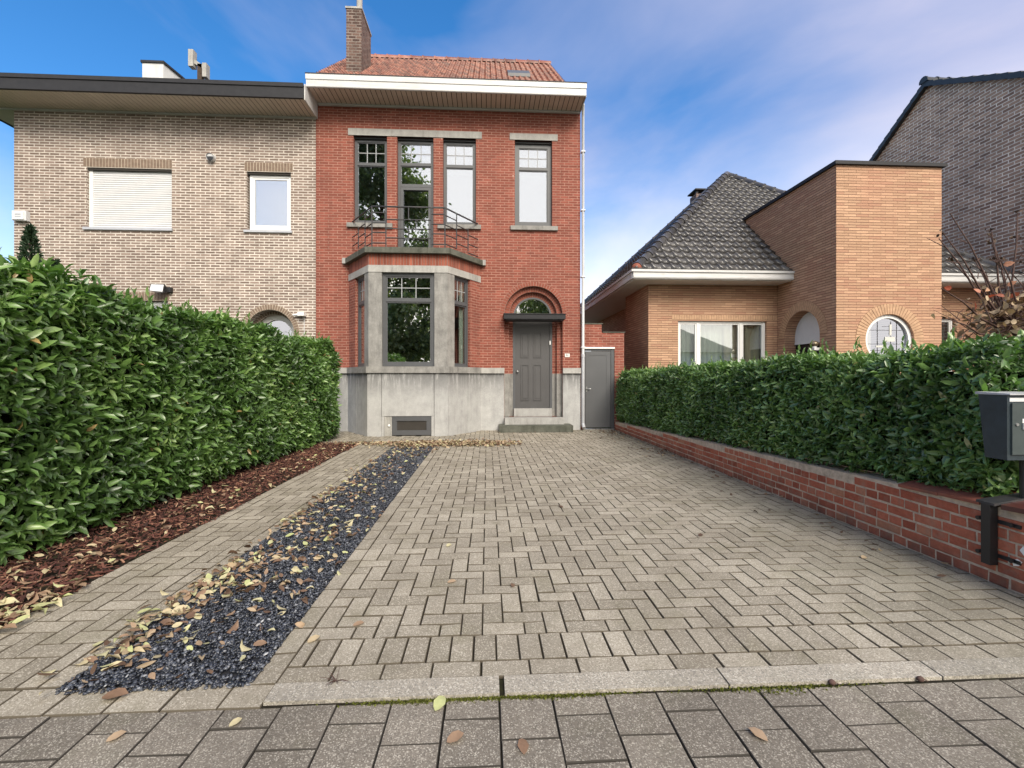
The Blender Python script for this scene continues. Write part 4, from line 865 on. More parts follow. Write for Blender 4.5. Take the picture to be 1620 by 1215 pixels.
w = MB(); fbox(w, FT, 9.06, 9.30, 2.16, 2.27, -.10, -.09); fbox(w, FT, 8.85, 9.1, 2.03, 2.07, -.10, -.09); fbox(w, FT, 9.17, 9.22, 2.30, 2.55, -.10, -.09); ob('pale_pane', w, 'curtain', o)
w = MB(); z = 2.24
while z < 3.0: fbox(w, FTL, .30, 1.58, z, z + .045, -.30, -.275); fbox(w, FTL, .30, 1.58, z + .045, z + .05, -.30, -.285); z += .05
fbox(w, FTL, .30, 1.58, 2.2, 2.24, -.31, -.265); o = ob('roller_shutter', w, 'shutter', bg)
w = MB(); fbox(w, FTL, .28, 1.6, .9, 2.24, -.33, -.32); ob('glass', w, 'glass_black', o)
w = MB(); w.sphere((7.66, 10.28, 2.13), .095, sc=(1, 1, .72)); lo = ob('wall_lamp', w, 'bronze', bg); w = MB(); w.box(7.62, 7.83, 10.22, 10.34, 1.98, 2.04); w.tube([(7.66, 10.28, 2.03), (7.66, 10.28, 2.08)], .05, 12); ob('lamp_bracket', w, 'white_pvc', lo)
# roof
rb = MB(); ex0, ex1, ey0, ey1 = 3.70, 14.1, 11.30, 21.7; AP = Vector((8.9, 16.5, 8.87)); ez = 4.06; run_ = 5.2
L = math.hypot(run_, AP.z - ez)
for P0, U in (((ex0, ey0), (1, 0)), ((ex0, ey1), (0, -1)), ((ex1, ey0), (0, 1)), ((ex1, ey1), (-1, 0))):
    U3 = Vector((U[0], U[1], 0)); inn_ = Vector((0, 0, 1)).cross(U3); S3 = (inn_ * run_ + Vector((0, 0, AP.z - ez)))
    if U == (1, 0) or U == (0, -1):
        tiles(rb, (P0[0], P0[1], ez), U3, S3, 10.4, L, lambda s: (s / L * run_, 10.4 - s / L * run_), tw=.25, tl=.32, amp=.040, lf=.060)
    a_ = Vector((P0[0], P0[1], ez - .03)); rb.quad([a_, a_ + U3 * 10.4, AP - Vector((0, 0, .03))])
rbo = ob('roof', rb, 'tile_black', bg)
rg = MB(); ridge(rg, (ex0 + .1, ey0 + .1, ez + .10), AP + Vector((0, 0, .05)), .13, .37); ridge(rg, (ex1 - .1, ey0 + .1, ez + .10), AP + Vector((0, 0, .05)), .12, .37); ridge(rg, (ex0 + .1, ey1 - .1, ez + .1), AP + Vector((0, 0, .05)), .13, .37)
ob('hip_tiles', rg, 'tile_black', rbo); rg = MB(); rg.sphere((ex0 + .10, ey0 + .10, ez + .08), .13, sc=(1, 1, .9)); ob('hip_end_cap', rg, 'terracotta', rbo)
w = MB(); w.box(9.05, 9.65, 19.3, 19.9, 5.5, 9.35); o = ob('chimney', w, 'chimney_brick', rbo); w = MB(); w.box(8.98, 9.72, 19.2, 20.0, 9.48, 9.53); w.box(9.05, 9.15, 19.3, 19.4, 9.35, 9.48); w.box(9.55, 9.65, 19.3, 19.4, 9.35, 9.48); ob('chimney_cap', w, 'black_fascia', o)
w = MB()
def gut(x0, x1, y0, y1):
    w.box(x0, x1, y0, y1, 3.84, 4.04)
for a_, b_ in ((10.3, 14.14), (3.66, 7.86)):
    w = MB()
    w.box(a_, b_, 11.24, 11.30, 3.84, 4.0); w.box(a_ - .01, b_ + .01, 11.21, 11.30, 4.002, 4.06); w.box(a_, b_, 11.228, 11.24, 3.86, 3.90)
    if a_ > 10: ob('gutter', w, 'fascia', bg)
w.box(3.64, 3.70, 11.30, 21.76, 3.84, 4.0); w.box(3.61, 3.70, 11.215, 21.76, 4.004, 4.062); w.box(7.80, 7.826, 11.30, 11.9, 3.84, 4.03)
ob('gutter', w, 'fascia', bg)
w = MB(); w.box(3.70, 7.80, 11.30, 11.898, 3.82, 3.84); w.box(3.70, 4.27, 11.90, 13.9, 3.82, 3.84); w.box(3.70, 4.94, 13.9, 21.5, 3.82, 3.84); ob('soffit', w, 'white_pvc', bg); w = MB(); w.box(10.34, 14.1, 11.30, 11.898, 3.82, 3.84); ob('soffit', w, 'white_pvc', bg)

# ------------------------------------------------------------------ gable house far right
gh = thing('gable_house', (18, 14, 0), 'tall dark brown brick gable end with slate edged roof behind the bungalow', 'house')
GX = 14.6; FGb = Fr((GX, 0), (0, -1)); w = MB()
outl = [(-19.5, 0), (-8, 0), (-8, 7.5), (-14.3, 11.0), (-19.5, 7.2)]
w.add([FGb.p(u, z) for u, z in outl], [(0, 1, 2, 3, 4)], .5); w.quad([(GX, 8, 0), (24, 8, 0), (24, 8, 7.5), (GX, 8, 7.5)])
ob('gable_wall', w, 'brown_brick', gh)
w = MB()
def slab(y0, z0, y1, z1, t=.10, ov=.12):
    w.hexa([(GX - ov, y0, z0), (24, y0, z0), (24, y1, z1), (GX - ov, y1, z1), (GX - ov, y0, z0 + t), (24, y0, z0 + t), (24, y1, z1 + t), (GX - ov, y1, z1 + t)])
slab(7.6, 7.30, 14.3, 11.02); slab(14.3, 11.02, 19.9, 6.93)
ro2 = ob('roof', w, 'slate', gh); w = MB()
for (y0, z0, y1, z1) in ((7.6, 7.42, 14.3, 11.14), (19.9, 7.05, 14.3, 11.14)):
    n = 22
    for k in range(n):
        a_ = k / n; b_ = (k + 1.08) / n; ya, yb = y0 + (y1 - y0) * a_, y0 + (y1 - y0) * b_; za, zb = z0 + (z1 - z0) * a_, z0 + (z1 - z0) * b_
        w.hexa([(GX - .16, ya, za - .14), (GX + .2, ya, za - .02), (GX + .2, yb, zb - .04), (GX - .16, yb, zb - .17), (GX - .17, ya, za + .035), (GX + .2, ya, za + .035), (GX + .2, yb, zb), (GX - .17, yb, zb)])
ob('verge_tiles', w, 'slate', ro2); w = MB(); ridge(w, (GX - .2, 14.3, 11.16), (24, 14.3, 11.16), .14, .4); ob('ridge_tiles', w, 'slate', ro2)

# ------------------------------------------------------------------ low brick wall
lw = thing('low_brick_wall', (3.4, 6.5, 0), 'low weathered red brick wall with thick mortar carrying the right hedge', 'wall')
YW0, YW1 = 1.98, 11.52
zt_ = lambda y: .50 - (y - 2.8) * .0345
def lwall_mat():
    m, nt = mat('old wall brick'); b = bsdf(nt, .85, .25); o = tc(nt)
    col = ramp(nt, rnd_attr(nt), [(0, (.32, .088, .052)), (.3, (.42, .120, .070)), (.85, (.50, .160, .095)), (1, (.50, .22, .13))])
    col = mix(nt, .6, col, ramp(nt, noise(nt, o, 30, 6, .75), [(.3, (.4, .4, .4)), (.68, (1, 1, 1))]), 'MULTIPLY')
    col = mix(nt, mth(nt, 'MULTIPLY', ramp(nt, noise(nt, o, 7, 6, .7), [(.5, 0), (.7, 1)]), .5), col, (.30, .23, .17))
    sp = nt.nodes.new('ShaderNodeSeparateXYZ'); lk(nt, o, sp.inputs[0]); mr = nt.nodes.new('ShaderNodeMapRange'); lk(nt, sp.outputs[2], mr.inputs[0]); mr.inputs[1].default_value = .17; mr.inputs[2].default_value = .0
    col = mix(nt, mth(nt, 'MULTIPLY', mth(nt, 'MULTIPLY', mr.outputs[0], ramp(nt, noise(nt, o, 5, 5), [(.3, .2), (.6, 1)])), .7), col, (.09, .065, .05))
    lk(nt, col, b.inputs['Base Color']); bump(nt, b, noise(nt, o, 45, 5, .7), .7, .006); return m
M['lwall'] = lwall_mat(); M['lmortar'] = plain('old mortar', (.64, .52, .40), .95, .15, var=.45, scale=18, bmp=.8, dirt=(.16, .12, .09), dirt_amt=.6, stretch=(1, 1, 1))
w = MB(); y = YW0; n = 12
for k in range(n):
    ya = YW0 + (YW1 - YW0) * k / n; yb = YW0 + (YW1 - YW0) * (k + 1) / n
    w.hexa([(WX, ya, -.03), (3.50, ya, -.03), (3.50, yb, -.03), (WX, yb, -.03), (WX, ya, zt_(ya)), (3.50, ya, zt_(ya) + .01), (3.50, yb, zt_(yb) + .01), (WX, yb, zt_(yb))], .5)
ob('mortar', w, 'lmortar', lw)
w = MB(); rh = .076; row = 0; z = .004
while z < .5:
    bl = .215 if row % 2 else .108; y = YW0 + (0.05 if row % 4 == 1 else 0)
    y = YW0 - (.11 if row % 4 == 1 else 0)
    while y < YW1:
        l = bl + random.uniform(-.006, .006); a_ = max(y, YW0); b_ = min(y + l, YW1)
        if b_ - a_ > .03 and z + rh - .012 < zt_((a_ + b_) / 2) - .012:
            zz = z + random.uniform(-.003, .003); pj = random.uniform(.003, .008); bv = .005; h_ = rh - .014
            X = WX
            o4 = [(a_, zz), (b_, zz), (b_, zz + h_), (a_, zz + h_)]; i4 = [(a_ + bv, zz + bv), (b_ - bv, zz + bv), (b_ - bv, zz + h_ - bv), (a_ + bv, zz + h_ - bv)]
            jj = [random.uniform(-.003, .003) for _ in range(8)]
            vs = [(X + .01, p, q) for p, q in o4] + [(X - pj + .004, p + jj[k], q + jj[k + 4]) for k, (p, q) in enumerate(o4)] + [(X - pj, p, q) for p, q in i4]
            w.add(vs, [(11, 10, 9, 8)] + [(4 + (k + 1) % 4, 4 + k, 8 + k, 8 + (k + 1) % 4) for k in range(4)] + [((k + 1) % 4, k, 4 + k, 4 + (k + 1) % 4) for k in range(4)], random.random())
        y += l + .012
    z += rh; row += 1
ob('brick_face', w, 'lwall', lw)
w = MB(); w.box(WX, 3.5, YW0 - .012, YW0, -.03, zt_(YW0)); ob('wall_end', w, 'terracotta', lw)
w = MB(); w.hexa([(3.25, 2.84, .49), (3.56, 2.84, .56), (3.56, 3.13, .55), (3.262, 3.13, .48), (3.25, 2.84, .512), (3.56, 2.84, .58), (3.56, 3.13, .57), (3.262, 3.13, .502)]); ob('coping_tile', w, 'terracotta', lw); w = MB(); w.hexa([(3.262, 3.135, .475), (3.56, 3.135, .54), (3.56, 3.45, .53), (3.262, 3.45, .465), (3.262, 3.135, .497), (3.56, 3.135, .56), (3.56, 3.45, .55), (3.262, 3.45, .487)]); ob('coping_tile', w, 'terracotta', lw)
w = MB(); w.hexa([(3.235, 1.95, .545), (3.60, 1.95, .58), (3.60, 2.70, .565), (3.235, 2.70, .50), (3.235, 1.95, .575), (3.60, 1.95, .62), (3.60, 2.70, .60), (3.235, 2.70, .53)]); w.box(3.30, 3.5, 1.98, 2.7, .45, .545); ob('glazed_coping', w, 'maroon', lw)
w = MB()
for (y, z, pts_) in ((2.60, .30, [(0, 0), (.05, .03), (.09, .02), (.10, .05), (.05, .075), (.03, .055), (-.01, .06), (-.03, .03)]), (2.54, .38, [(0, 0), (.06, -.01), (.10, .02), (.12, .07), (.08, .11), (.06, .07), (.02, .05)]), (2.66, .22, [(0, 0), (.03, .01), (.05, .04), (.02, .05), (-.01, .03)])):
    w = MB(); n = len(pts_); vv = [(WX - .0105, y - a_ * .9, z + b_ - .06) for a_, b_ in pts_]; w.add(vv, [tuple(range(n))]); 
    w.add([(WX - .0105, *p[1:]) for p in vv] + [(WX + .01, *p[1:]) for p in vv], [(k, (k + 1) % n, n + (k + 1) % n, n + k) for k in range(n)])
    ob('paint_patch', w, 'white_paint', lw)
br = thing('steel_bracket', (3.26, 2.77, .1), 'black steel gate bracket bolted to the near end of the low wall', 'bracket')
w = MB(); w.box(3.215, 3.268, 2.745, 2.80, .13, .515); ob('hinge_post', w, 'black', br)
w = MB(); w.hexa([(3.215, 2.72, .515), (3.62, 2.64, .62), (3.62, 2.72, .62), (3.215, 2.83, .515), (3.215, 2.72, .53), (3.62, 2.64, .632), (3.62, 2.72, .632), (3.215, 2.83, .53)]); ob('top_arm', w, 'metal_dark', br)
for z in (.19, .41):
    w = MB(); w.tube([(3.262, 2.83, z), (3.225, 2.83, z)], .014, 8); w.box(3.268, 3.28, 2.62, 2.84, z - .012, z + .012); w.tube([(3.262, 2.66, z), (3.25, 2.66, z)], .012, 8); ob('bolt', w, 'black', br)

# mailbox
mbx = thing('mailbox', (3.36, 2.7, 0), 'slate blue metal mailbox with grey door mounted at the near end of the hedge', 'mailbox')
x0, x1 = 3.18, 3.58; w = MB(); yf = 2.62
w.hexa([(x0, yf, .825), (x1, yf, .825), (x1, yf + .125, .825), (x0, yf + .125, .825), (x0, yf, 1.225), (x1, yf, 1.225), (x1, yf + .165, 1.225), (x0, yf + .165, 1.225)]); bo_ = ob('box_body', w, 'mailbox', mbx)
w = MB(); w.hexa([(x0 - .006, yf - .02, 1.226), (x1 + .006, yf - .02, 1.226), (x1 + .006, yf + .18, 1.226), (x0 - .006, yf + .18, 1.226), (x0 - .006, yf - .02, 1.234), (x1 + .006, yf - .02, 1.234), (x1 + .006, yf + .18, 1.242), (x0 - .006, yf + .18, 1.242)]); ob('lid', w, 'zinc', mbx)
w = MB(); w.box(x0 + .012, x1 - .012, yf - .004, yf, 1.185, 1.208); ob('slot_flap', w, 'pvc_pipe', mbx)
w = MB(); w.box(x0 + .022, x1 - .022, yf - .010, yf, .86, 1.175); dd = ob('box_door', w, 'mailbox_door', mbx)
w = MB(); w.tube([(x0 + .05, yf - .016, 1.045), (x0 + .05, yf - .009, 1.045)], .009, 12); ob('lock', w, 'steel', dd)
w = MB(); w.box(x0 + .10, x0 + .22, yf - .013, yf - .010, 1.085, 1.155); ob('address_label', w, 'white_paint', dd)
w = MB()
for k, (a_, b_) in enumerate(((.107, 1.136), (.107, 1.095), (.13, 1.136), (.13, 1.095))): w.box(x0 + a_, x0 + a_ + .014, yf - .0145, yf - .013, b_, b_ + .012)
ob('label_print', w, 'black', dd)
w = MB(); w.box(x0 + .085, x0 + .25, yf - .013, yf - .010, 1.055, 1.08); ob('name_card', w, 'white_paint', dd)
w = MB(); w.box(x0 + .085, x0 + .25, yf - .018, yf - .010, 1.015, 1.052); ob('peephole', w, 'zinc', dd)
w = MB(); w.tube([(3.40, 2.70, .3), (3.40, 2.70, .83)], .028, 10); w.box(3.34, 3.46, 2.64, 2.74, .81, .828); ob('post', w, 'black', mbx)

# ------------------------------------------------------------------ hedges
def hedge(name, label, x0, x1, y0, y1, zbase, ztop, mat_l, Ls, dens, loc, bulge=.07, faces=('x',), near_big=None, fx=1, up=1.0):
    root = thing(name, loc, label, 'hedge')
    def wob(a, b_, s=0): return bulge * (np.sin(a * 1.7 + s) * np.cos(b_ * 2.3 + 1.3 * s) * .6 + np.sin(a * 4.3 + 2 * s + b_ * 3.1) * .4)
    # inner twiggy mass
    c = MB(); n = 30; ins = .13
    for k in range(n):
        ya = y0 + ins + (y1 - y0 - 2 * ins) * k / n; yb = y0 + ins + (y1 - y0 - 2 * ins) * (k + 1) / n
        c.hexa([(x0 + ins, ya, zbase(ya)), (x1 - ins, ya, zbase(ya)), (x1 - ins, yb, zbase(yb)), (x0 + ins, yb, zbase(yb)), (x0 + ins, ya, ztop(ya) - ins), (x1 - ins, ya, ztop(ya) - ins), (x1 - ins, yb, ztop(yb) - ins), (x0 + ins, yb, ztop(yb) - ins)], .5)
    ob('inner_growth', c, 'core', root)
    Ps, Ns = [], []
    H = ztop((y0 + y1) / 2); W = x1 - x0
    def addp(P, N, jit=.05):
        P = P + N * (NPR.rand(len(P), 1) ** 1.6 * -jit * 2.0 + jit * .3); Ps.append(P); Ns.append(N)
    ntop = int(dens * W * (y1 - y0) * .8); nf = int(dens * H * (y1 - y0)); ne = int(dens * W * H)
    zt = np.vectorize(ztop); zb = np.vectorize(zbase)
    for side in (0, 1):
        m = nf if (fx > 0) == (side == 1) else nf // 5
        y = NPR.uniform(y0, y1, m); t = NPR.rand(m); z = zb(y) + t * (zt(y) - zb(y)); nx = 1 if side else -1
        rd = np.clip((t - .86) / .14, 0, 1) ** 2 * .16 + np.clip((.10 - t) / .10, 0, 1) * .06
        x = (x1 if side else x0) + nx * (wob(y, z, side) - rd)
        N = nrm(np.stack([np.full(m, float(nx)), np.zeros(m), np.clip((t - .8) * 4, 0, .8)], 1)); addp(np.stack([x, y, z], 1), N)
    y = NPR.uniform(y0, y1, ntop); x = NPR.uniform(x0, x1, ntop); z = zt(y) + wob(x * 2, y * 1.4, 3) * .8
    addp(np.stack([x, y, z], 1), np.tile([0, 0, 1.], (ntop, 1)), .04)
    for end in (0, 1):
        x = NPR.uniform(x0, x1, ne); t = NPR.rand(ne); yy = y1 if end else y0; z = zbase(yy) + t * (ztop(yy) - zbase(yy)); ny = 1. if end else -1.
        rd = np.clip((t - .8) / .2, 0, 1) ** 2 * .2 + (np.abs(x - (x0 + x1) / 2) / (W / 2)) ** 4 * .12
        addp(np.stack([x, yy + ny * (wob(x, z, 5) - rd), z], 1), np.tile([0, ny, .2], (ne, 1)))
    P = np.concatenate(Ps); N = nrm(np.concatenate(Ns)); n = len(P)
    # each point is a shoot with five leaves
    ax = nrm(N * .75 + np.array([0, 0, .55 * up]) + NPR.normal(0, .46, (n, 3)))
    k = 5; hlp = nrm(np.cross(ax, NPR.normal(0, 1, (n, 3)))); hl2 = np.cross(ax, hlp)
    LP, LD, LN, LL, LR = [], [], [], [], []
    base_r = NPR.rand(n); big = NPR.uniform(.6, 1.35, n)
    for q in range(k):
        ang = q * 2.4 + NPR.normal(0, .35, n); rad = hlp * np.cos(ang)[:, None] + hl2 * np.sin(ang)[:, None]
        phi = np.radians(NPR.uniform(78, 100, n) - q * 14); d = nrm(ax * np.cos(phi)[:, None] + rad * np.sin(phi)[:, None] + np.array([0, 0, -.12]))
        nn = nrm(ax * np.sin(phi)[:, None] - rad * np.cos(phi)[:, None] * 1 + NPR.normal(0, .25, (n, 3)))
        LP.append(P + ax * (q * .011)[..., None] if False else P + ax * (q * .011)); LD.append(d); LN.append(nn)
        LL.append(NPR.uniform(Ls[0], Ls[1], n) * big); LR.append(np.clip(.45 * base_r + .35 * NPR.rand(n) + (q == k - 1) * .12 + .13 * np.sin(P[:, 1] * 2.3 + P[:, 2] * 3.1) + .08 * np.sin(P[:, 1] * 6.1 - P[:, 2] * 4.3) + .08, 0, 1))
    LP, LD, LN = np.concatenate(LP), np.concatenate(LD), np.concatenate(LN); LL = np.concatenate(LL); LR = np.concatenate(LR)
    yl = NPR.rand(len(LR)) < .006; LR = np.where(yl, 1., LR * .93)
    V = leaf_verts(LP, LD, LN, LL, LL * NPR.uniform(.15, .20, len(LL)), NPR.uniform(.3, 1.6, len(LL)))
    # upright shoots on top
    ns = int((y1 - y0) * W * 20); y = NPR.uniform(y0, y1, ns); x = NPR.uniform(x0, x1, ns); Pq, Dq, Nq, Lq = [], [], [], []
    st = MB()
    for i in range(ns):
        h_ = random.uniform(.06, .25); b0 = Vector((x[i], y[i], ztop(y[i]) - .03)); d = Vector((random.gauss(0, .22), random.gauss(0, .22), 1)).normalized()
        st.tube([b0, b0 + d * h_], [.003, .0015], 4, False)
        for q in range(6):
            an = q * 2.4 + random.random(); rr = Vector((math.cos(an), math.sin(an), 0)); Pq.append(b0 + d * h_ * (q + 1) / 6); dd_ = (rr * (.75 - .1 * q) + d * (.4 + .13 * q)).normalized(); Dq.append(dd_); Nq.append((d - rr * .6)); Lq.append(random.uniform(*Ls) * random.uniform(.7, 1.05))
    Pq, Dq, Nq = map(lambda l: np.array([tuple(v) for v in l]), (Pq, Dq, Nq)); Lq = np.array(Lq)
    V = np.concatenate([V, leaf_verts(Pq, Dq, Nq, Lq, Lq * .18)]); LR = np.concatenate([LR, .55 + .40 * NPR.rand(len(Lq))])
    nmesh('foliage', V, LF, len(V), LR, mat_l, root, smooth=True); tag(ob('shoot_stems', st, 'conifer', root), kind='stuff')
    return root
hedge('laurel_hedge', 'tall clipped laurel hedge along the left side of the mulch bed', -4.55, -3.36, 2.3, 10.35, lambda y: .06, lambda y: 2.06 - .012 * (y - 3) + .05 * math.sin(y * 2.1) + .03 * math.sin(y * 5.3), 'laurel', (.060, .115), 470, (-4, 6, 0), .06, fx=1)
hedge('laurel_hedge', 'dark laurel hedge growing on top of the low brick wall', 3.36, 4.25, 2.82, 11.5, lambda y: zt_(y) + .02, lambda y: 1.50 - .010 * (y - 3) + .02 * math.sin(y * 2.7), 'laurel_dark', (.045, .090), 600, (3.8, 7, 0), .05, fx=-1)

# ------------------------------------------------------------------ conifers, shrub, tree
def conifer(x, y, h, r, lab, name='conifer'):
    root = thing(name, (x, y, 0), lab, 'conifer'); t = MB(); t.tube([(x, y, 0), (x, y, h * .95)], [.05, .01], 7); ob('trunk', t, 'bark', root)
    n = int(2600 * h / 4); z = h * NPR.rand(n) ** .75; rr = r * (1 - z / h) ** .6 * np.sqrt(NPR.rand(n)) * (1 + .25 * np.sin(z * 9)); a = NPR.uniform(0, 6.28, n)
    P = np.stack([x + rr * np.cos(a), y + rr * np.sin(a), z], 1); D = nrm(np.stack([np.cos(a) * .8, np.sin(a) * .8, np.full(n, .6)], 1) + NPR.normal(0, .35, (n, 3)))
    nmesh('foliage', leaf_verts(P, D, nrm(NPR.normal(0, 1, (n, 3))), NPR.uniform(.05, .12, n), NPR.uniform(.012, .025, n)), LF, n, NPR.rand(n), 'conifer', root)
conifer(-8.55, 9.0, 4.15, .36, 'narrow dark green conifer behind the tall hedge below the alarm box'); conifer(-8.25, 9.15, 3.55, .2, 'smaller thin conifer close right of the narrow one')

sh = thing('bare_shrub', (6.1, 5.0, 0), 'leggy half bare shrub with dry leaves and coral leaves behind the right hedge', 'shrub')
w = MB(); hub = Vector((6.15, 5.0, 1.95)); w.tube([(6.25, 5.05, 0), (6.2, 5.0, 1.2), hub], [.045, .035, .03], 8)
tips = [(5.47, 3.28, 5.1), (5.22, 3.0, 4.95), (5.33, 2.98, 5.1), (5.86, 3.08, 5.0), (6.32, 3.30, 5.1), (5.15, 2.35, 4.9), (5.23, 2.0, 4.9), (6.1, 3.05, 5.2), (6.42, 3.1, 5.0), (5.6, 2.75, 5.2), (6.6, 2.9, 5.1), (5.75, 2.65, 4.8), (6.0, 2.8, 5.3)]
ends = []
for tx, tz, ty in tips:
    tpt = Vector((tx, ty, tz)); mid = (hub + tpt) / 2 + Vector((random.uniform(-.05, .12), 0, -.14)); q1 = hub + (mid - hub) * .5 + Vector((.0, 0, -.06)); w.tube([hub, q1, mid, (mid + tpt) / 2 + Vector((.02, 0, .02)), tpt], [.019, .014, .011, .008, .005], 5)
    for k in range(4):
        f = random.uniform(.25, .9); b0 = hub.lerp(tpt, f); e = b0 + Vector((random.uniform(-.18, .1), random.uniform(-.1, .1), random.uniform(0, .2))); w.tube([b0, e], [.006, .003], 4); 
        if random.random() < .15: ends.append(e)
    if random.random() < .6: ends.append(tpt)
for k in range(170):
    a_ = hub + Vector((random.gauss(.05, .22), random.gauss(0, .2), random.gauss(.05, .16))); b_ = a_ + Vector((random.gauss(0, .2), random.gauss(0, .15), random.gauss(0, .14))); w.tube([a_, (a_ + b_) / 2 + Vector((0, 0, .03)), b_], [.005, .004, .002], 4)
ob('branches', w, 'twig', sh)
n = 620; P = np.array(hub) + NPR.normal(0, 1, (n, 3)) * [.26, .22, .17] + [.12, 0, .03]; V = leaf_verts(P, nrm(NPR.normal(0, 1, (n, 3))), nrm(NPR.normal(0, 1, (n, 3))), NPR.uniform(.05, .12, n), NPR.uniform(.016, .034, n), NPR.uniform(0, 3, n)); nmesh('dry_foliage', V, LF, n, NPR.rand(n), 'dry_leaf', sh, True)
P = np.array([(5.62, 4.9, 2.30), (5.78, 4.95, 2.36), (5.95, 4.9, 2.38), (5.98, 4.95, 2.27), (6.2, 4.9, 2.4), (6.28, 4.9, 2.3), (5.55, 4.9, 2.2), (5.72, 4.92, 2.24), (6.05, 4.85, 2.2), (5.9, 4.9, 2.62), (6.2, 4.9, 2.53), (5.33, 4.95, 2.36), (6.35, 4.9, 2.42), (6.1, 4.9, 2.31)]); n = len(P)
nmesh('coral_leaves', leaf_verts(P, nrm(NPR.normal(0, 1, (n, 3)) + [-.4, -.6, 0]), nrm(NPR.normal(0, .5, (n, 3)) + [0, -1, .6]), NPR.uniform(.07, .11, n), NPR.uniform(.02, .032, n)), LF, n, NPR.rand(n), 'coral_leaf', sh, True)
P = np.repeat(np.array([tuple(e) for e in ends]), 4, 0) + NPR.normal(0, .02, (len(ends) * 4, 3)); n = len(P)
nmesh('tip_leaves', leaf_verts(P, nrm(NPR.normal(0, 1, (n, 3))), nrm(NPR.normal(0, 1, (n, 3))), NPR.uniform(.03, .06, n), NPR.uniform(.012, .02, n), NPR.uniform(0, 3, n)), LF, n, NPR.rand(n) * .3, 'brown_leaf', sh, True)

# tree and house on the far side of the street, behind the camera: seen mirrored in the windows
tr = thing('street_tree', (-8.6, -13, 0), 'large leafy tree across the street, mirrored in the red house windows', 'tree')
w = MB(); tb = Vector((-8.6, -13, 0)); w.tube([tb, tb + Vector((.1, 0, 4)), tb + Vector((.3, .1, 9)), tb + Vector((.2, 0, 20))], [.42, .34, .22, .05], 10)
limbs = []
for k in range(90):
    z = random.uniform(2.4, 21); f = (z - 2.4) / 19.5; rad = 7.6 * (1 - f) ** .6 + .5; a_ = random.uniform(0, 6.28); e = tb + Vector((math.cos(a_) * rad * .8, math.sin(a_) * rad * .55, z + .6)); b0 = tb + Vector((.15, 0, max(2.5, z - rad * .35))); w.tube([b0, (b0 + e) / 2 + Vector((0, 0, .4)), e], [.10, .06, .02], 5); limbs.append((b0, e, rad))
ob('trunk', w, 'bark', tr)
Ps = []
for b0, e, rad in limbs:
    for q in range(5):
        c = b0.lerp(e, .45 + .14 * q); m = 105; Ps.append(np.array(c) + NPR.normal(0, 1, (m, 3)) * [.62, .55, .50])
P = np.concatenate(Ps); n = len(P); nmesh('crown', leaf_verts(P, nrm(NPR.normal(0, 1, (n, 3))), nrm(NPR.normal(0, 1, (n, 3)) + [0, 0, .7]), NPR.uniform(.20, .38, n), NPR.uniform(.07, .12, n)), LF, n, NPR.rand(n), 'tree_leaf', tr)
t2 = thing('street_tree', (5, -14, 0), 'lower bushy tree across the street, mirrored in the fanlight over the front door', 'tree')
w = MB(); w.tube([(5, -14, 0), (5, -14, 6)], [.2, .06], 8); ob('trunk', w, 'bark', t2)
P = np.concatenate([np.array([5 + 2.6 * random.gauss(0, .6), -14 + random.gauss(0, 1), random.uniform(2, 8.3)]) + NPR.normal(0, .5, (220, 3)) for k in range(60)]); n = len(P)
nmesh('crown', leaf_verts(P, nrm(NPR.normal(0, 1, (n, 3))), nrm(NPR.normal(0, 1, (n, 3)) + [0, 0, .7]), NPR.uniform(.18, .3, n), NPR.uniform(.06, .1, n)), LF, n, NPR.rand(n), 'tree_leaf', t2)
oh = thing('opposite_house', (17, -18, 0), 'plain rendered house across the street, mirrored in the bungalow windows', 'house')
w = MB(); w.box(9, 22, -24, -16, 0, 3.6); ob('wall', w, 'render_white', oh)
w = MB(); w.hexa([(8.5, -24.5, 3.62), (22.5, -24.5, 3.62), (22.5, -15.5, 3.62), (8.5, -15.5, 3.62), (12.5, -20.2, 6.4), (18.5, -20.2, 6.4), (18.5, -19.8, 6.4), (12.5, -19.8, 6.4)]); ob('roof', w, 'slate', oh)
for x in (10.5, 14, 18):
    w = MB(); w.box(x, x + 1.8, -16, -15.95, 1, 2.5); o = ob('window', w, 'white_pvc', oh); w = MB(); w.box(x + .1, x + 1.7, -15.95, -15.94, 1.1, 2.4); ob('pane', w, 'black', o)

# ------------------------------------------------------------------ sky and light
wd = bpy.data.worlds.new('World'); SC.world = wd; wd.use_nodes = True; nt = wd.node_tree; nt.nodes.clear()
SUN_AZ, SUN_EL = R(163), R(40)       # azimuth clockwise from +y
out = nt.nodes.new('ShaderNodeOutputWorld'); bgn = nt.nodes.new('ShaderNodeBackground'); sky = nt.nodes.new('ShaderNodeTexSky')
sky.sky_type = 'NISHITA'; sky.sun_disc = False; sky.sun_elevation = SUN_EL; sky.sun_rotation = SUN_AZ; sky.air_density = 1.0; sky.dust_density = .6; sky.ozone_density = 4.0
gen = tc(nt, 'Generated'); spx = nt.nodes.new('ShaderNodeSeparateXYZ'); lk(nt, gen, spx.inputs[0])
hs = nt.nodes.new('ShaderNodeHueSaturation'); hs.inputs['Saturation'].default_value = 1.28; lk(nt, sky.outputs[0], hs.inputs['Color'])
zz = mth(nt, 'MAXIMUM', spx.outputs[2], .0)
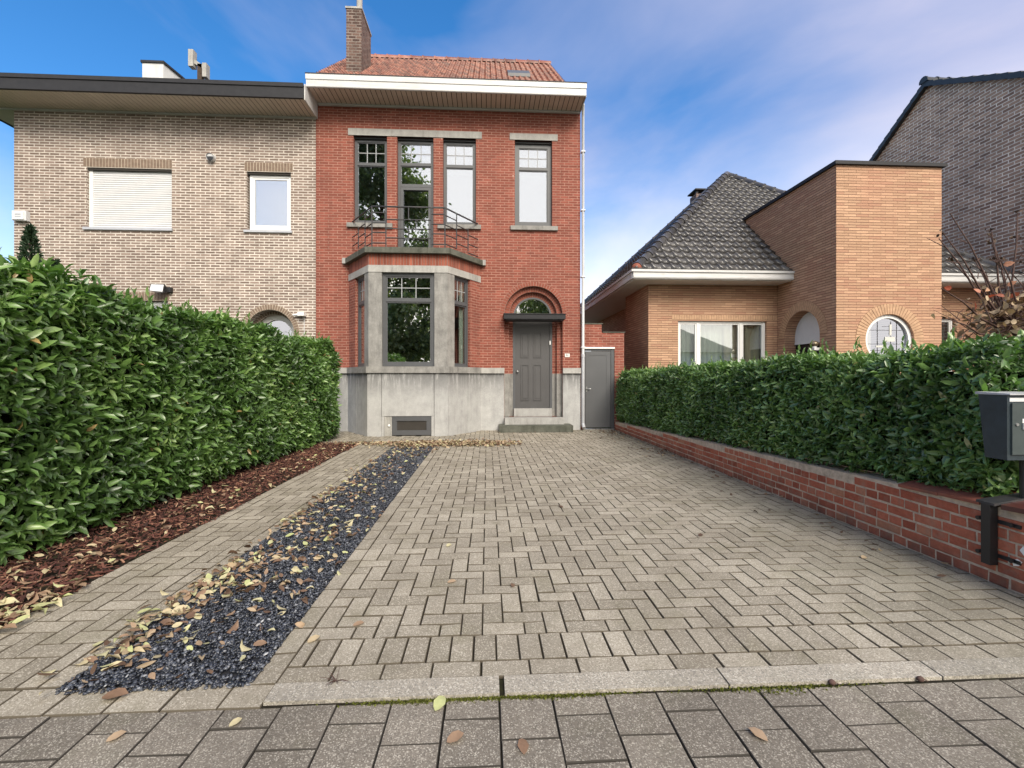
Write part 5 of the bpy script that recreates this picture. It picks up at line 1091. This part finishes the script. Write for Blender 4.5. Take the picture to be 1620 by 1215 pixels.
cloud = noise(nt, mapping(nt, gen, (1.1, 1.1, 2.2), loc=(1.7, .6, .4), rot=(0, .3, .5)), 1.5, 6, .52, .5)
cm = ramp(nt, mth(nt, 'SUBTRACT', mth(nt, 'ADD', cloud, mth(nt, 'MULTIPLY', mth(nt, 'POWER', mth(nt, 'SUBTRACT', 1., zz), 3.), .42)), mth(nt, 'ADD', mth(nt, 'MULTIPLY', spx.outputs[1], .20), mth(nt, 'MULTIPLY', spx.outputs[0], -.30))), [(.28, 0), (.78, 1)])
front = mix(nt, ramp(nt, zz, [(0, 0), (.16, .35), (.45, 1)]), (6.6, 6.7, 7.0), (2.7, 2.75, 3.7))
ccol = mix(nt, ramp(nt, mth(nt, 'ADD', mth(nt, 'MULTIPLY', spx.outputs[1], .5), .5), [(.30, 0), (.62, 1)]), (9.0, 8.4, 7.6), front)  # unseen clouds behind the camera made bright and warm as added neutral fill
res = mix(nt, cm, hs.outputs[0], ccol)
lk(nt, res, bgn.inputs[0]); bgn.inputs[1].default_value = .12; lk(nt, bgn.outputs[0], out.inputs[0])
sl = bpy.data.lights.new('sun', 'SUN'); sl.energy = 2.3; sl.angle = R(30); sl.color = (1, .92, .79); so = bpy.data.objects.new('sun', sl); COL.objects.link(so)
dv = Vector((math.sin(SUN_AZ) * math.cos(SUN_EL), math.cos(SUN_AZ) * math.cos(SUN_EL), math.sin(SUN_EL))); so.rotation_euler = dv.to_track_quat('Z', 'Y').to_euler(); so.location = (0, 0, 30)

# ------------------------------------------------------------------ camera
cd = bpy.data.cameras.new('camera'); cd.sensor_width = 36; cd.lens = 16.0; cd.shift_y = -.0059; cd.clip_end = 2000; cd.clip_start = .05
co = bpy.data.objects.new('camera', cd); COL.objects.link(co); co.location = (0, 0, 1.33); co.rotation_euler = (R(90), 0, -R(3.1)); SC.camera = co
SC.render.resolution_x, SC.render.resolution_y = 1024, 768
SC.view_settings.view_transform = 'Standard'; SC.view_settings.look = 'None'; SC.view_settings.exposure = .98; SC.view_settings.gamma = 1
